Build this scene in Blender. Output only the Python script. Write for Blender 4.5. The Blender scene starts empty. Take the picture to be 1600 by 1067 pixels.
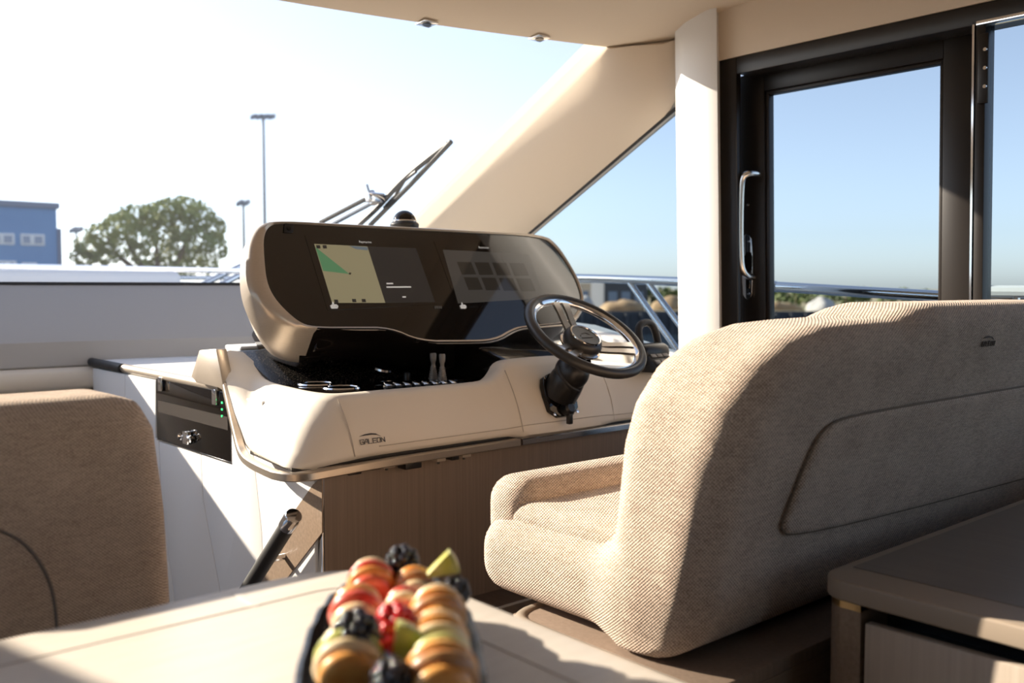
import bpy, bmesh, math, random
import numpy as np
from mathutils import Vector

# ------------------------------------------------------------------ camera, sky, sun, exposure
E = 1.10                       # eye height above the saloon floor; all code below uses z relative to the eye
FPX = 1475.0; YAW = math.radians(41.0); PIT = math.atan(83.5 / FPX)
scene = bpy.context.scene
C = scene.collection
cam = bpy.data.cameras.new('camera'); camo = bpy.data.objects.new('camera', cam); C.objects.link(camo)
cam.sensor_width = 36; cam.lens = FPX / 1600 * 36
camo.location = (0, 0, E); camo.rotation_euler = (math.pi / 2 - PIT, 0, -YAW)
cam.clip_start = 0.02; cam.clip_end = 3000
cam.dof.use_dof = True; cam.dof.focus_distance = 2.3; cam.dof.aperture_fstop = 3.4
scene.camera = camo

SUN_TO = Vector((-0.50, 1.0, 0.48)).normalized()
world = bpy.data.worlds.new('world'); scene.world = world; world.use_nodes = True
wn = world.node_tree; wn.nodes.clear()
wo = wn.nodes.new('ShaderNodeOutputWorld'); bg = wn.nodes.new('ShaderNodeBackground'); sk = wn.nodes.new('ShaderNodeTexSky')
sk.sky_type = 'NISHITA'; sk.sun_disc = False
sk.sun_elevation = math.asin(SUN_TO.z); sk.sun_rotation = math.atan2(SUN_TO.x, SUN_TO.y)
sk.air_density = 0.8; sk.dust_density = 0.7; sk.ozone_density = 1.6
bg.inputs['Strength'].default_value = 0.235
hs = wn.nodes.new('ShaderNodeHueSaturation'); hs.inputs['Saturation'].default_value = 0.52
wn.links.new(sk.outputs[0], hs.inputs['Color']); tn = wn.nodes.new('ShaderNodeMix'); tn.data_type = 'RGBA'; tn.blend_type = 'MULTIPLY'; tn.inputs[0].default_value = 1.0; tn.inputs[7].default_value = (0.93, 0.98, 1.08, 1)
wn.links.new(hs.outputs[0], tn.inputs[6]); wn.links.new(tn.outputs[2], bg.inputs[0]); wn.links.new(bg.outputs[0], wo.inputs[0])
sun = bpy.data.lights.new('sun', 'SUN'); suno = bpy.data.objects.new('sun', sun); C.objects.link(suno)
sun.energy = 13.0; sun.color = (1.0, 0.87, 0.70); sun.angle = math.radians(0.6)
suno.location = SUN_TO * 30
suno.rotation_euler = (-SUN_TO).to_track_quat('-Z', 'Y').to_euler()
vs = scene.view_settings
vs.view_transform = 'Standard'; vs.look = 'None'; vs.gamma = 1.0; vs.use_curve_mapping = False
vs.exposure = 0.16

# ------------------------------------------------------------------ pixel -> direction
_f = np.array([math.sin(YAW) * math.cos(PIT), math.cos(YAW) * math.cos(PIT), -math.sin(PIT)])
_u = np.array([math.sin(YAW) * math.sin(PIT), math.cos(YAW) * math.sin(PIT), math.cos(PIT)])
_r = np.array([math.cos(YAW), -math.sin(YAW), 0.0])
VH = np.array([math.sin(YAW), math.cos(YAW), 0.0])
def ray(px, py): return _f + _r * (px - 800) / FPX + _u * (533.5 - py) / FPX
def on(px, py, n, d):
    q = ray(px, py); n = np.array(n, float); return q * (d / np.dot(n, q))
def on_x(px, py, x): return on(px, py, (1, 0, 0), x)
def on_y(px, py, y): return on(px, py, (0, 1, 0), y)
def on_z(px, py, z): return on(px, py, (0, 0, 1), z)
def on_w(px, py, off=0.0): return on(px, py, (1, 0, .035), 2.75 - off)        # starboard wall plane (leans in)
def at_d(px, py, d):
    q = ray(px, py); return q * (d / np.dot(VH, q))
def wl(y, z, off=0.0): return np.array([2.75 - off - .035 * z, y, z])
def VR(d, s, z): return VH * d + _r * s + np.array([0, 0, z])

# ------------------------------------------------------------------ materials
def newmat(name):
    m = bpy.data.materials.new(name); m.use_nodes = True
    nt = m.node_tree; nt.nodes.clear()
    out = nt.nodes.new('ShaderNodeOutputMaterial')
    return m, nt, out
def N(nt, t, **kw):
    n = nt.nodes.new(t)
    for k, v in kw.items():
        if k in n.inputs.keys(): n.inputs[k].default_value = v
        else: setattr(n, k, v)
    return n
def c4(c): return (c[0], c[1], c[2], 1)
def mat(name, col, rough=.5, metal=0., spec=.5, vary=None, bump=None, coat=0., emit=None):
    """vary=(scale xyz, amount, second colour), bump=(scale xyz, strength, distance)"""
    m, nt, out = newmat(name)
    b = N(nt, 'ShaderNodeBsdfPrincipled'); nt.links.new(b.outputs[0], out.inputs[0])
    b.inputs['Base Color'].default_value = c4(col); b.inputs['Roughness'].default_value = rough
    b.inputs['Metallic'].default_value = metal; b.inputs['Specular IOR Level'].default_value = spec
    b.inputs['Coat Weight'].default_value = coat; b.inputs['Coat Roughness'].default_value = .08
    if emit:
        b.inputs['Emission Color'].default_value = c4(emit[0]); b.inputs['Emission Strength'].default_value = emit[1]
    def nz(scale, detail=4.):
        tc = N(nt, 'ShaderNodeTexCoord'); mp = N(nt, 'ShaderNodeMapping'); no = N(nt, 'ShaderNodeTexNoise')
        mp.inputs['Scale'].default_value = scale; no.inputs['Scale'].default_value = 1.; no.inputs['Detail'].default_value = detail
        nt.links.new(tc.outputs['Object'], mp.inputs[0]); nt.links.new(mp.outputs[0], no.inputs['Vector'])
        return no
    if vary:
        no = nz(vary[0]); rp = N(nt, 'ShaderNodeValToRGB')
        rp.color_ramp.elements[0].position = .5 - vary[1]; rp.color_ramp.elements[1].position = .5 + vary[1]
        rp.color_ramp.elements[0].color = c4(col); rp.color_ramp.elements[1].color = c4(vary[2])
        nt.links.new(no.outputs['Fac'], rp.inputs[0]); nt.links.new(rp.outputs[0], b.inputs['Base Color'])
    if bump:
        no = nz(bump[0]); bp = N(nt, 'ShaderNodeBump'); bp.inputs['Strength'].default_value = bump[1]; bp.inputs['Distance'].default_value = bump[2]
        nt.links.new(no.outputs['Fac'], bp.inputs['Height']); nt.links.new(bp.outputs[0], b.inputs['Normal'])
    return m
def fabric(name, c_light, c_dark, period=.0075):
    m, nt, out = newmat(name); L = nt.links.new
    b = N(nt, 'ShaderNodeBsdfPrincipled'); L(b.outputs[0], out.inputs[0]); b.inputs['Roughness'].default_value = .9
    b.inputs['Specular IOR Level'].default_value = .15
    b.inputs['Sheen Weight'].default_value = .25; b.inputs['Sheen Roughness'].default_value = .5
    tc = N(nt, 'ShaderNodeTexCoord'); sp = N(nt, 'ShaderNodeSeparateXYZ'); L(tc.outputs['Object'], sp.inputs[0])
    def M(op, a, bb=None):
        n = N(nt, 'ShaderNodeMath', operation=op)
        for i, q in enumerate((a, bb)):
            if q is None: continue
            if isinstance(q, (int, float)): n.inputs[i].default_value = q
            else: L(q, n.inputs[i])
        return n.outputs[0]
    k = 2 * math.pi / period
    u = M('SUBTRACT', sp.outputs[0], sp.outputs[1]); w = M('ADD', sp.outputs[0], sp.outputs[1])
    v = M('ADD', sp.outputs[2], M('MULTIPLY', w, .16))
    wob = N(nt, 'ShaderNodeTexNoise'); wob.inputs['Scale'].default_value = 60; L(tc.outputs['Object'], wob.inputs['Vector'])
    wo_ = M('MULTIPLY', wob.outputs['Fac'], 1.2)
    su = M('SINE', M('ADD', M('MULTIPLY', u, k), wo_)); sv = M('SINE', M('ADD', M('MULTIPLY', v, k * 1.35), wo_))
    pat = M('MULTIPLY', su, sv)
    mp = N(nt, 'ShaderNodeMapping'); mp.inputs['Scale'].default_value = (45, 45, 190); L(tc.outputs['Object'], mp.inputs[0])
    st = N(nt, 'ShaderNodeTexNoise'); st.inputs['Scale'].default_value = 1.; st.inputs['Detail'].default_value = 5; L(mp.outputs[0], st.inputs['Vector'])
    fi = N(nt, 'ShaderNodeTexNoise'); fi.inputs['Scale'].default_value = 330; fi.inputs['Detail'].default_value = 3; L(tc.outputs['Object'], fi.inputs['Vector'])
    big = N(nt, 'ShaderNodeTexNoise'); big.inputs['Scale'].default_value = 14; L(tc.outputs['Object'], big.inputs['Vector'])
    fac = M('ADD', M('MULTIPLY', pat, .36), M('MULTIPLY', M('SUBTRACT', st.outputs['Fac'], .5), .7))
    fac = M('ADD', M('ADD', fac, .5), M('ADD', M('MULTIPLY', M('SUBTRACT', fi.outputs['Fac'], .5), 1.3), M('MULTIPLY', M('SUBTRACT', big.outputs['Fac'], .5), .4)))
    mx = N(nt, 'ShaderNodeValToRGB'); mx.color_ramp.elements[0].position = .1; mx.color_ramp.elements[1].position = .85
    mx.color_ramp.elements[0].color = c4(c_dark); mx.color_ramp.elements[1].color = c4(c_light)
    L(fac, mx.inputs[0]); L(mx.outputs[0], b.inputs['Base Color'])
    bp = N(nt, 'ShaderNodeBump'); bp.inputs['Strength'].default_value = .55; bp.inputs['Distance'].default_value = .0025
    L(M('ADD', pat, M('MULTIPLY', fi.outputs['Fac'], .8)), bp.inputs['Height']); L(bp.outputs[0], b.inputs['Normal'])
    return m
def glass(name, tint, refl=.04, haze=0., hazecol=(1, 1, 1)):
    m, nt, out = newmat(name); L = nt.links.new
    t = N(nt, 'ShaderNodeBsdfTransparent'); t.inputs[0].default_value = c4(tint)
    g = N(nt, 'ShaderNodeBsdfGlossy'); g.inputs['Roughness'].default_value = 0.0
    fw = N(nt, 'ShaderNodeLayerWeight'); fw.inputs['Blend'].default_value = .5
    lw = N(nt, 'ShaderNodeMath', operation='POWER'); lw.inputs[1].default_value = 5.; L(fw.outputs['Facing'], lw.inputs[0])
    mx = N(nt, 'ShaderNodeMixShader'); ml = N(nt, 'ShaderNodeMath', operation='MULTIPLY'); ml.inputs[1].default_value = refl
    L(lw.outputs[0], ml.inputs[0]); L(ml.outputs[0], mx.inputs[0]); L(t.outputs[0], mx.inputs[1]); L(g.outputs[0], mx.inputs[2])
    res = mx
    if haze:  # translucent share mixed in to imitate a glare haze over the pane
        tr = N(nt, 'ShaderNodeBsdfTranslucent'); tr.inputs[0].default_value = c4(hazecol)
        m2 = N(nt, 'ShaderNodeMixShader'); m2.inputs[0].default_value = haze
        L(mx.outputs[0], m2.inputs[1]); L(tr.outputs[0], m2.inputs[2]); res = m2
    L(res.outputs[0], out.inputs[0])
    return m
M_ = {}
def setup_mats():
    M_['ceil'] = mat('beige_headliner', (.72, .615, .49), .75, bump=((300,) * 3, .1, .001))
    M_['leather'] = mat('cream_leather', (.74, .67, .575), .5, bump=((420,) * 3, .12, .001))
    M_['white'] = mat('white_leather', (.80, .79, .77), .5, bump=((420,) * 3, .08, .001))
    M_['grey'] = mat('grey_dash_vinyl', (.40, .39, .385), .55, bump=((300,) * 3, .1, .001))
    M_['bronze'] = mat('brushed_bronze', (.53, .45, .365), .32, .55, vary=((4, 300, 300), .3, (.58, .50, .41)))
    M_['band'] = mat('satin_bronze_metal', (.47, .40, .325), .30, .85, vary=((4, 300, 300), .3, (.53, .46, .385)))
    M_['satin'] = mat('satin_chrome', (.80, .77, .73), .24, 1.)
    M_['chrome'] = mat('chrome', (.82, .82, .83), .08, 1.)
    M_['steel'] = mat('polished_steel', (.72, .73, .75), .12, 1.)
    M_['black'] = mat('black_plastic', (.012, .011, .011), .35, bump=((250,) * 3, .1, .001))
    M_['blackgloss'] = mat('black_gloss', (.008, .006, .005), .04, 0, .42)
    M_['face'] = mat('display_black_glass', (.013, .010, .008), .03, 0, .75)
    M_['rubber'] = mat('dark_rubber', (.018, .017, .017), .55)
    M_['wheel'] = mat('black_wheel_leather', (.028, .026, .025), .38, bump=((500,) * 3, .15, .001))
    M_['frame'] = mat('dark_brown_aluminium', (.016, .012, .0095), .38, 0, .3)
    M_['wood'] = mat('brown_veneer', (.18, .130, .098), .42, vary=((150, 150, 2.5), .3, (.245, .183, .14)), bump=((160, 160, 4), .15, .001))
    M_['woodh'] = mat('walnut_edge', (.21, .15, .105), .35, vary=((3, 120, 120), .25, (.30, .22, .16)))
    M_['oak'] = mat('pale_oak', (.57, .51, .44), .38, vary=((14, 90, 60), .3, (.65, .59, .52)), bump=((8, 150, 90), .1, .001))
    M_['seam'] = mat('dark_seam', (.16, .13, .11), .8)
    M_['seamf'] = mat('fabric_seam', (.19, .14, .10), .9)
    M_['seamw'] = mat('grey_seam', (.42, .39, .36), .8)
    M_['stitch'] = mat('cream_stitch', (.50, .44, .37), .8)
    M_['logo'] = mat('logo_black', (.03, .025, .022), .45)
    M_['logof'] = mat('logo_embossed', (.15, .115, .09), .8)
    M_['fabric'] = fabric('beige_weave', (.71, .565, .445), (.27, .19, .14), .0085)
    M_['fabric2'] = fabric('brown_weave', (.66, .515, .39), (.33, .24, .175), .0065)
    M_['floor'] = mat('dark_wood_floor', (.10, .07, .05), .4, vary=((90, 4, 90), .3, (.16, .115, .08)))
    M_['dustblack'] = mat('dusty_black', (.010, .009, .008), .14, vary=((260,) * 3, .02, (.010, .009, .008)))
    # dusty black gloss: small pale specks
    m = M_['dustblack']; nt = m.node_tree; b = [n for n in nt.nodes if n.type == 'BSDF_PRINCIPLED'][0]
    for n in nt.nodes:
        if n.type == 'VALTORGB':
            n.color_ramp.elements[0].position = .58; n.color_ramp.elements[1].position = .68
            n.color_ramp.elements[1].color = (.16, .13, .10, 1)
    M_['wsglass'] = glass('windscreen_glass', (.97, .985, 1.0), .35, .022, (.95, .97, 1.0))  # faint white glare veil put into the glass
    M_['sideglass'] = glass('tinted_side_glass', (.80, .84, .86), .5)
    M_['clear'] = glass('clear_glass', (.9, .93, .93), .8)
    M_['gel'] = mat('white_gelcoat', (.78, .79, .80), .3)
    M_['whitepaint'] = mat('white_paint', (.75, .75, .73), .6)
    M_['hulldeck'] = mat('deck_grey', (.55, .56, .57), .6)
setup_mats()

# ------------------------------------------------------------------ mesh helpers: every shape is (V, F)
def A(v): return np.array(v, float)
def join(*parts):
    V = []; F = []; o = 0
    for v, f in parts:
        v = np.asarray(v, float); V.append(v); F += [tuple(i + o for i in q) for q in f]; o += len(v)
    return np.concatenate(V), F
def from_bm(bm):
    bm.verts.ensure_lookup_table(); bm.verts.index_update()
    V = np.array([v.co[:] for v in bm.verts]); F = [tuple(v.index for v in f.verts) for f in bm.faces]
    bm.free(); return V, F
def bevelled(V, F, off, seg=2):
    bm = bmesh.new(); vs_ = [bm.verts.new(v) for v in V]
    for f in F: bm.faces.new([vs_[i] for i in f])
    bmesh.ops.recalc_face_normals(bm, faces=bm.faces)
    if off > 0:
        bmesh.ops.bevel(bm, geom=list(bm.edges), offset=off, segments=seg, affect='EDGES', profile=.5, clamp_overlap=True)
    return from_bm(bm)
def box(a, b, bev=0., seg=2):
    a = A(a); b = A(b); lo = np.minimum(a, b); hi = np.maximum(a, b)
    V = [(x, y, z) for x in (lo[0], hi[0]) for y in (lo[1], hi[1]) for z in (lo[2], hi[2])]
    F = [(0, 1, 3, 2), (4, 6, 7, 5), (0, 4, 5, 1), (2, 3, 7, 6), (0, 2, 6, 4), (1, 5, 7, 3)]
    return bevelled(V, F, bev, seg) if bev else (A(V), F)
def prism(poly, vec, bev=0., seg=2):
    poly = A(poly); n = len(poly); V = np.concatenate([poly, poly + A(vec)])
    F = [tuple(range(n)), tuple(range(2 * n - 1, n - 1, -1))] + [(i, (i + 1) % n, n + (i + 1) % n, n + i) for i in range(n)]
    return bevelled(V, F, bev, seg)
def tube(path, r, n=8, closed=False):
    P = A(path); m = len(P); rr = np.full(m, r) if np.isscalar(r) else A(r)
    T = np.zeros_like(P)
    for i in range(m):
        a = P[(i - 1) % m] if (closed or i > 0) else P[i]; b = P[(i + 1) % m] if (closed or i < m - 1) else P[i]
        T[i] = (b - a) / (np.linalg.norm(b - a) + 1e-12)
    up = A((0, 0, 1)) if abs(T[0][2]) < .9 else A((1, 0, 0))
    nx = np.cross(T[0], up); nx /= np.linalg.norm(nx)
    V = []; F = []
    for i in range(m):
        nx = nx - T[i] * np.dot(nx, T[i]); nx /= np.linalg.norm(nx); ny = np.cross(T[i], nx)
        for k in range(n):
            a = 2 * math.pi * k / n; V.append(P[i] + rr[i] * (math.cos(a) * nx + math.sin(a) * ny))
    for i in range(m if closed else m - 1):
        for k in range(n):
            F.append((i * n + k, i * n + (k + 1) % n, ((i + 1) % m) * n + (k + 1) % n, ((i + 1) % m) * n + k))
    if not closed: F += [tuple(range(n - 1, -1, -1)), tuple((m - 1) * n + k for k in range(n))]
    return A(V), F
def frame_of(ax):
    ax = A(ax); ax = ax / np.linalg.norm(ax); up = A((0, 0, 1)) if abs(ax[2]) < .9 else A((1, 0, 0))
    x = np.cross(up, ax); x /= np.linalg.norm(x); return x, np.cross(ax, x), ax
def lathe(prof, o, axis=(0, 0, 1), n=24, ring=False):
    x, y, z = frame_of(axis); o = A(o); V = []; F = []
    if ring: prof = list(prof) + [prof[0]]
    m = len(prof)
    for r, h in prof:
        for k in range(n):
            a = 2 * math.pi * k / n; V.append(o + z * h + max(r, 1e-5) * (math.cos(a) * x + math.sin(a) * y))
    for i in range(m - 1):
        for k in range(n): F.append((i * n + k, i * n + (k + 1) % n, (i + 1) * n + (k + 1) % n, (i + 1) * n + k))
    if prof[0][0] > 1e-4 and not ring: F.append(tuple(range(n - 1, -1, -1)))
    if prof[-1][0] > 1e-4 and not ring: F.append(tuple((m - 1) * n + k for k in range(n)))
    return A(V), F
def loft(rings, cap=(False, False), closed=True):
    n = len(rings[0]); V = np.concatenate([A(r) for r in rings]); F = []
    for i in range(len(rings) - 1):
        for k in range(n if closed else n - 1):
            F.append((i * n + k, i * n + (k + 1) % n, (i + 1) * n + (k + 1) % n, (i + 1) * n + k))
    if cap[0]: F.append(tuple(range(n - 1, -1, -1)))
    if cap[1]: F.append(tuple((len(rings) - 1) * n + k for k in range(n)))
    return V, F
def grid(fn, us, vs_):
    V = [fn(u, v) for u in us for v in vs_]; n = len(vs_)
    F = [(i * n + j, i * n + j + 1, (i + 1) * n + j + 1, (i + 1) * n + j) for i in range(len(us) - 1) for j in range(n - 1)]
    return A(V), F
def chaikin(P, it=1, closed=True):
    P = A(P)
    for _ in range(it):
        Q = []
        m = len(P)
        for i in range(m if closed else m - 1):
            a = P[i]; b = P[(i + 1) % m]; Q += [a * .75 + b * .25, a * .25 + b * .75]
        P = A(Q) if closed else A([P[0]] + Q[1:-1] + [P[-1]])
    return P
def ellipsoid(c, rad, n=16, m=10, fn=None):
    c = A(c); V = [c + A((0, 0, -rad[2]))]; F = []
    for i in range(1, m):
        t = -math.pi / 2 + math.pi * i / m
        for k in range(n):
            a = 2 * math.pi * k / n; V.append(c + A((rad[0] * math.cos(t) * math.cos(a), rad[1] * math.cos(t) * math.sin(a), rad[2] * math.sin(t))))
    V.append(c + A((0, 0, rad[2])))
    for k in range(n):
        F.append((0, 1 + (k + 1) % n, 1 + k)); F.append((len(V) - 1, 1 + (m - 2) * n + k, 1 + (m - 2) * n + (k + 1) % n))
    for i in range(m - 2):
        for k in range(n): F.append((1 + i * n + k, 1 + i * n + (k + 1) % n, 1 + (i + 1) * n + (k + 1) % n, 1 + (i + 1) * n + k))
    return A(V), F
# signed distance shapes meshed with surface nets (soft upholstery)
def nets(fn, lo, hi, h):
    lo = A(lo); hi = A(hi); ns = np.ceil((hi - lo) / h).astype(int) + 1
    ax = [lo[i] + h * np.arange(ns[i]) for i in range(3)]
    X, Y, Z = np.meshgrid(*ax, indexing='ij'); v = fn(X, Y, Z); ins = v < 0
    cs = tuple(ns - 1); acc = np.zeros(cs + (3,)); cnt = np.zeros(cs)
    cor = [(i, j, k) for i in (0, 1) for j in (0, 1) for k in (0, 1)]
    sl = lambda c: tuple(slice(c[i], c[i] + cs[i]) for i in range(3))
    for a in cor:
        for d in range(3):
            if a[d] == 1: continue
            b = list(a); b[d] = 1
            va = v[sl(a)]; vb = v[sl(b)]; cr = (va < 0) != (vb < 0)
            t = np.where(cr, va / np.where(cr, va - vb, 1), 0)
            for q in range(3): acc[..., q] += np.where(cr, a[q] + (t if q == d else 0), 0)
            cnt += cr
    act = cnt > 0; idx = np.full(cs, -1); idx[act] = np.arange(act.sum())
    I = np.argwhere(act); V = lo + h * (I + acc[act] / cnt[act][:, None])
    F = []
    for d in range(3):
        e, g = (d + 1) % 3, (d + 2) % 3
        s0 = [slice(1, ns[i] - 1) for i in range(3)]; s0[d] = slice(0, ns[d] - 1)
        s1 = list(s0); s1[d] = slice(1, ns[d])
        a = ins[tuple(s0)]; b = ins[tuple(s1)]; pts = np.argwhere(a != b)
        if not len(pts): continue
        off = np.array([1, 1, 1]); off[d] = 0; base = pts + off
        flip = a[tuple(pts.T)]
        def ix(de, dg):
            q = base.copy(); q[:, e] -= de; q[:, g] -= dg; return idx[tuple(q.T)]
        q = np.stack([ix(1, 1), ix(0, 1), ix(0, 0), ix(1, 0)], 1)
        q[~flip] = q[~flip][:, ::-1]; F += [tuple(map(int, r)) for r in q]
    return V, F
def sd_poly(x, y, P):
    P = A(P); n = len(P); d = np.full(x.shape, 1e9); s = np.ones(x.shape)
    for i in range(n):
        j = (i - 1) % n; ex, ey = P[j] - P[i]; wx = x - P[i][0]; wy = y - P[i][1]
        t = np.clip((wx * ex + wy * ey) / (ex * ex + ey * ey), 0, 1)
        d = np.minimum(d, (wx - ex * t) ** 2 + (wy - ey * t) ** 2)
        c1 = y >= P[i][1]; c2 = y < P[j][1]; c3 = ex * wy > ey * wx
        s = np.where((c1 & c2 & c3) | (~c1 & ~c2 & ~c3), -s, s)
    return s * np.sqrt(d)
def sd_ext(d2, w, hw, r):
    a = d2 + r; b = np.abs(w) - hw + r
    return np.minimum(np.maximum(a, b), 0) + np.sqrt(np.maximum(a, 0) ** 2 + np.maximum(b, 0) ** 2) - r
def sd_box(X, Y, Z, a, b, r):
    a = A(a); b = A(b); c = (a + b) / 2; h = (b - a) / 2
    q = [np.abs(P - c[i]) - h[i] + r for i, P in enumerate((X, Y, Z))]
    return np.minimum(np.maximum(np.maximum(q[0], q[1]), q[2]), 0) + np.sqrt(sum(np.maximum(t, 0) ** 2 for t in q)) - r
def smin(a, b, k):
    h = np.clip(.5 + .5 * (b - a) / k, 0, 1); return b * (1 - h) + a * h - k * h * (1 - h)

BASE = {}
def mk(name, VF, m, parent=None, label=None, cat=None, group=None, kind=None, sharp=35, mats=None, midx=None):
    V, F = VF; V = A(V) + A((0, 0, E))
    if parent is not None: base = BASE[parent.as_pointer()]
    else:
        lo = V.min(0); hi = V.max(0); base = A(((lo[0] + hi[0]) / 2, (lo[1] + hi[1]) / 2, lo[2]))
    me = bpy.data.meshes.new(name); me.from_pydata((V - base).tolist(), [], [tuple(map(int, f)) for f in F]); me.update()
    bm = bmesh.new(); bm.from_mesh(me); bmesh.ops.recalc_face_normals(bm, faces=bm.faces); bm.to_mesh(me); bm.free()
    for mm in (mats or [m]): me.materials.append(M_[mm] if isinstance(mm, str) else mm)
    if midx is not None:
        for p in me.polygons: p.material_index = midx(A(p.center) + base - A((0, 0, E)), A(p.normal))
    me.shade_smooth(); me.set_sharp_from_angle(angle=math.radians(sharp))
    o = bpy.data.objects.new(name, me); C.objects.link(o)
    if parent is not None: o.parent = parent
    else: o.location = base
    BASE[o.as_pointer()] = base
    tag(o, label, cat, group, kind)
    return o
def tag(o, label=None, cat=None, group=None, kind=None):
    for k, v in (('label', label), ('category', cat), ('group', group), ('kind', kind)):
        if v: o[k] = v
    return o
def thing(name, loc, label=None, cat=None, group=None, kind=None):
    o = bpy.data.objects.new(name, None); C.objects.link(o); o.empty_display_size = .05
    b = A(loc) + A((0, 0, E)); o.location = b; BASE[o.as_pointer()] = b
    return tag(o, label, cat, group, kind)
def copy_tree(o, delta, parent=None):
    c = o.copy(); C.objects.link(c)
    if parent is None: c.location = Vector(o.location) + Vector(delta)
    else: c.parent = parent
    for ch in o.children: copy_tree(ch, delta, c)
    return c

# ------------------------------------------------------------------ THE SETTING
XC = .95                                    # centreline of the boat
XM = .875                                  # mirror line of the cabin sides
mir = lambda p: A((2 * XM - p[0], p[1], p[2]))
def yh(x): return 2.72 - .31 * min(abs((x - XC) / 1.6), 1.3) ** 1.6     # windscreen header edge
def wz(x, y): return .876 - .584 * (y - yh(x))                             # windscreen surface
# floor: saloon sole, raised helm platform, stairwell
mk('floor', join(box((-1.05, -3.2, -1.2), (2.8, 2.2, -1.10)), box((-1.05, 2.2, -1.9), (2.8, 4.6, -1.8))), 'floor', kind='structure')
plat = mk('floor_helm', join(box((1.02, .70, -1.10), (2.72, 2.16, -.905), .008)), 'floor', kind='structure')
for i, yy in enumerate((1.72, 1.86, 2.0)):
    mk('inlay_strip', box((1.03, yy, -.906), (2.7, yy + .012, -.9025)), 'seamw', plat)
# ceiling with curved windscreen header
def ceil_z(x, y):
    u = (x - XC) / 1.8; s = np.clip((y - (yh(x) - .42)) / .42, 0, 1); s = s * s * (3 - 2 * s)
    top = 1.0 - .05 * abs(u) ** 3
    return top * (1 - s) + .876 * s
xs = np.linspace(2 * XM - 2.745, 2.745, 33); ts = np.concatenate([np.linspace(0, .78, 10), np.linspace(.80, 1, 14)])
def cy(x, t): return -3.2 + t * (yh(x) + 3.2)
lo_ = grid(lambda x, t: (x, cy(x, t), ceil_z(x, cy(x, t))), xs, ts)
hi_ = grid(lambda x, t: (x, cy(x, t) + .03 * t, 1.12 - .1 * t ** 8 * 1.0 + .0), xs, ts)
n_ = len(ts); nv = len(lo_[0])
Vc = np.concatenate([lo_[0], hi_[0]]); Fc = lo_[1] + [tuple(nv + i for i in f) for f in hi_[1]]
for i in range(len(xs) - 1):
    a = i * n_ + n_ - 1; b = (i + 1) * n_ + n_ - 1; Fc.append((a, b, nv + b, nv + a))
    a = i * n_; b = (i + 1) * n_; Fc.append((a, b, nv + b, nv + a))
mk('ceiling', (Vc, Fc), 'ceil', kind='structure', sharp=40)

# A pillars (raked, between windscreen and side quarter window)
def pillar_ring(t):
    """t 0 at header, 1 at windscreen base"""
    Apt = A((2.55, 2.41, .876)) * (1 - t) + A((2.45, 3.876, .02)) * t
    if t < .12: Bpt = A((2.725, 2.19, .90)) * (1 - t / .12) + A((2.728, 2.24, .645)) * (t / .12)
    else:
        q = (t - .12) / .88; Bpt = A((2.728, 2.24, .645)) * (1 - q) + A((2.755, 3.95, -.23)) * q
    mid1 = Apt * .68 + Bpt * .32 + A((-.012, -.012, -.012)); mid2 = Apt * .32 + Bpt * .68 + A((-.006, -.02, -.02))
    G = Apt + A((-.012, .035, .062)); Go = G + A((.10, .03, .02)); Bo = Bpt + A((.09, .01, .03))
    return [G, Apt, Apt * .9 + mid1 * .1 + A((-.002, -.006, -.008)), mid1, mid2, Bpt, Bo, Go]
for nm, mf in (('trim_1', lambda p: p), ('trim_2', mir)):
    mk(nm, loft([[mf(p) for p in pillar_ring(t)] for t in np.linspace(0, 1, 30)], (True, True)), 'ceil', kind='structure', sharp=50)
# windscreen
w1 = thing('window_1', (XC, 4.4, -.05), kind='structure')
def ws_pt(s, t, off=0.):
    xe = 2.575 - .10 * t; x = XM + s * (xe - XM); y = yh(x) + .02 + t * 1.52
    return A((x, y + off * .4, wz(x, y) + .045 + off))
us = np.linspace(-1, 1, 41); tt = np.linspace(0, 1, 21)
g1 = grid(lambda s, t: ws_pt(s, t), us, tt); mk('windscreen_pane', g1, 'wsglass', w1)
mk('gasket', tube([ws_pt(s, 1.0) + A((0, -.012, -.004)) for s in us], .009, 6), 'rubber', w1)
# dash shelf below the windscreen: sloping vinyl cover, riser, padded roll, bulkhead
prof = [(4.42, .020), (4.245, .014), (4.15, -.062), (4.06, -.145), (4.00, -.193), (3.992, -.202), (3.982, -.212), (3.972, -.305), (4.0, -.325), (4.0, -.95), (4.40, -.95)]
def dash_y(x, y): return y - .31 * min(abs((x - XC) / 1.6), 1.05) ** 1.6
xd = np.linspace(-.95, 2.70, 31)
mk('trim_3', loft([[(x, dash_y(x, y), z + (-.0 if z > -.25 else 0) * ((x - XC) / 1.7) ** 2) for y, z in prof] for x in xd], (True, True)), 'grey', kind='structure', sharp=30)
rl = [(4.0, -.312), (3.965, -.315), (3.945, -.335), (3.945, -.385), (3.965, -.400), (4.0, -.400)]
t4 = thing('trim_4', (.4, 4.1, -.95), kind='structure')
mk('padded_roll', loft([[(x, dash_y(x, y), z) for y, z in rl] for x in np.linspace(-.9, 1.30, 14)], (True, True)), 'leather', t4, sharp=60)
mk('bulkhead_panel', loft([[(x, dash_y(x, y), z) for y, z in [(4.0, -.404), (3.97, -.407), (3.97, -1.5), (4.0, -1.5)]] for x in np.linspace(-.9, 1.30, 10)], (True, True)), 'leather', t4)

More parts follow.
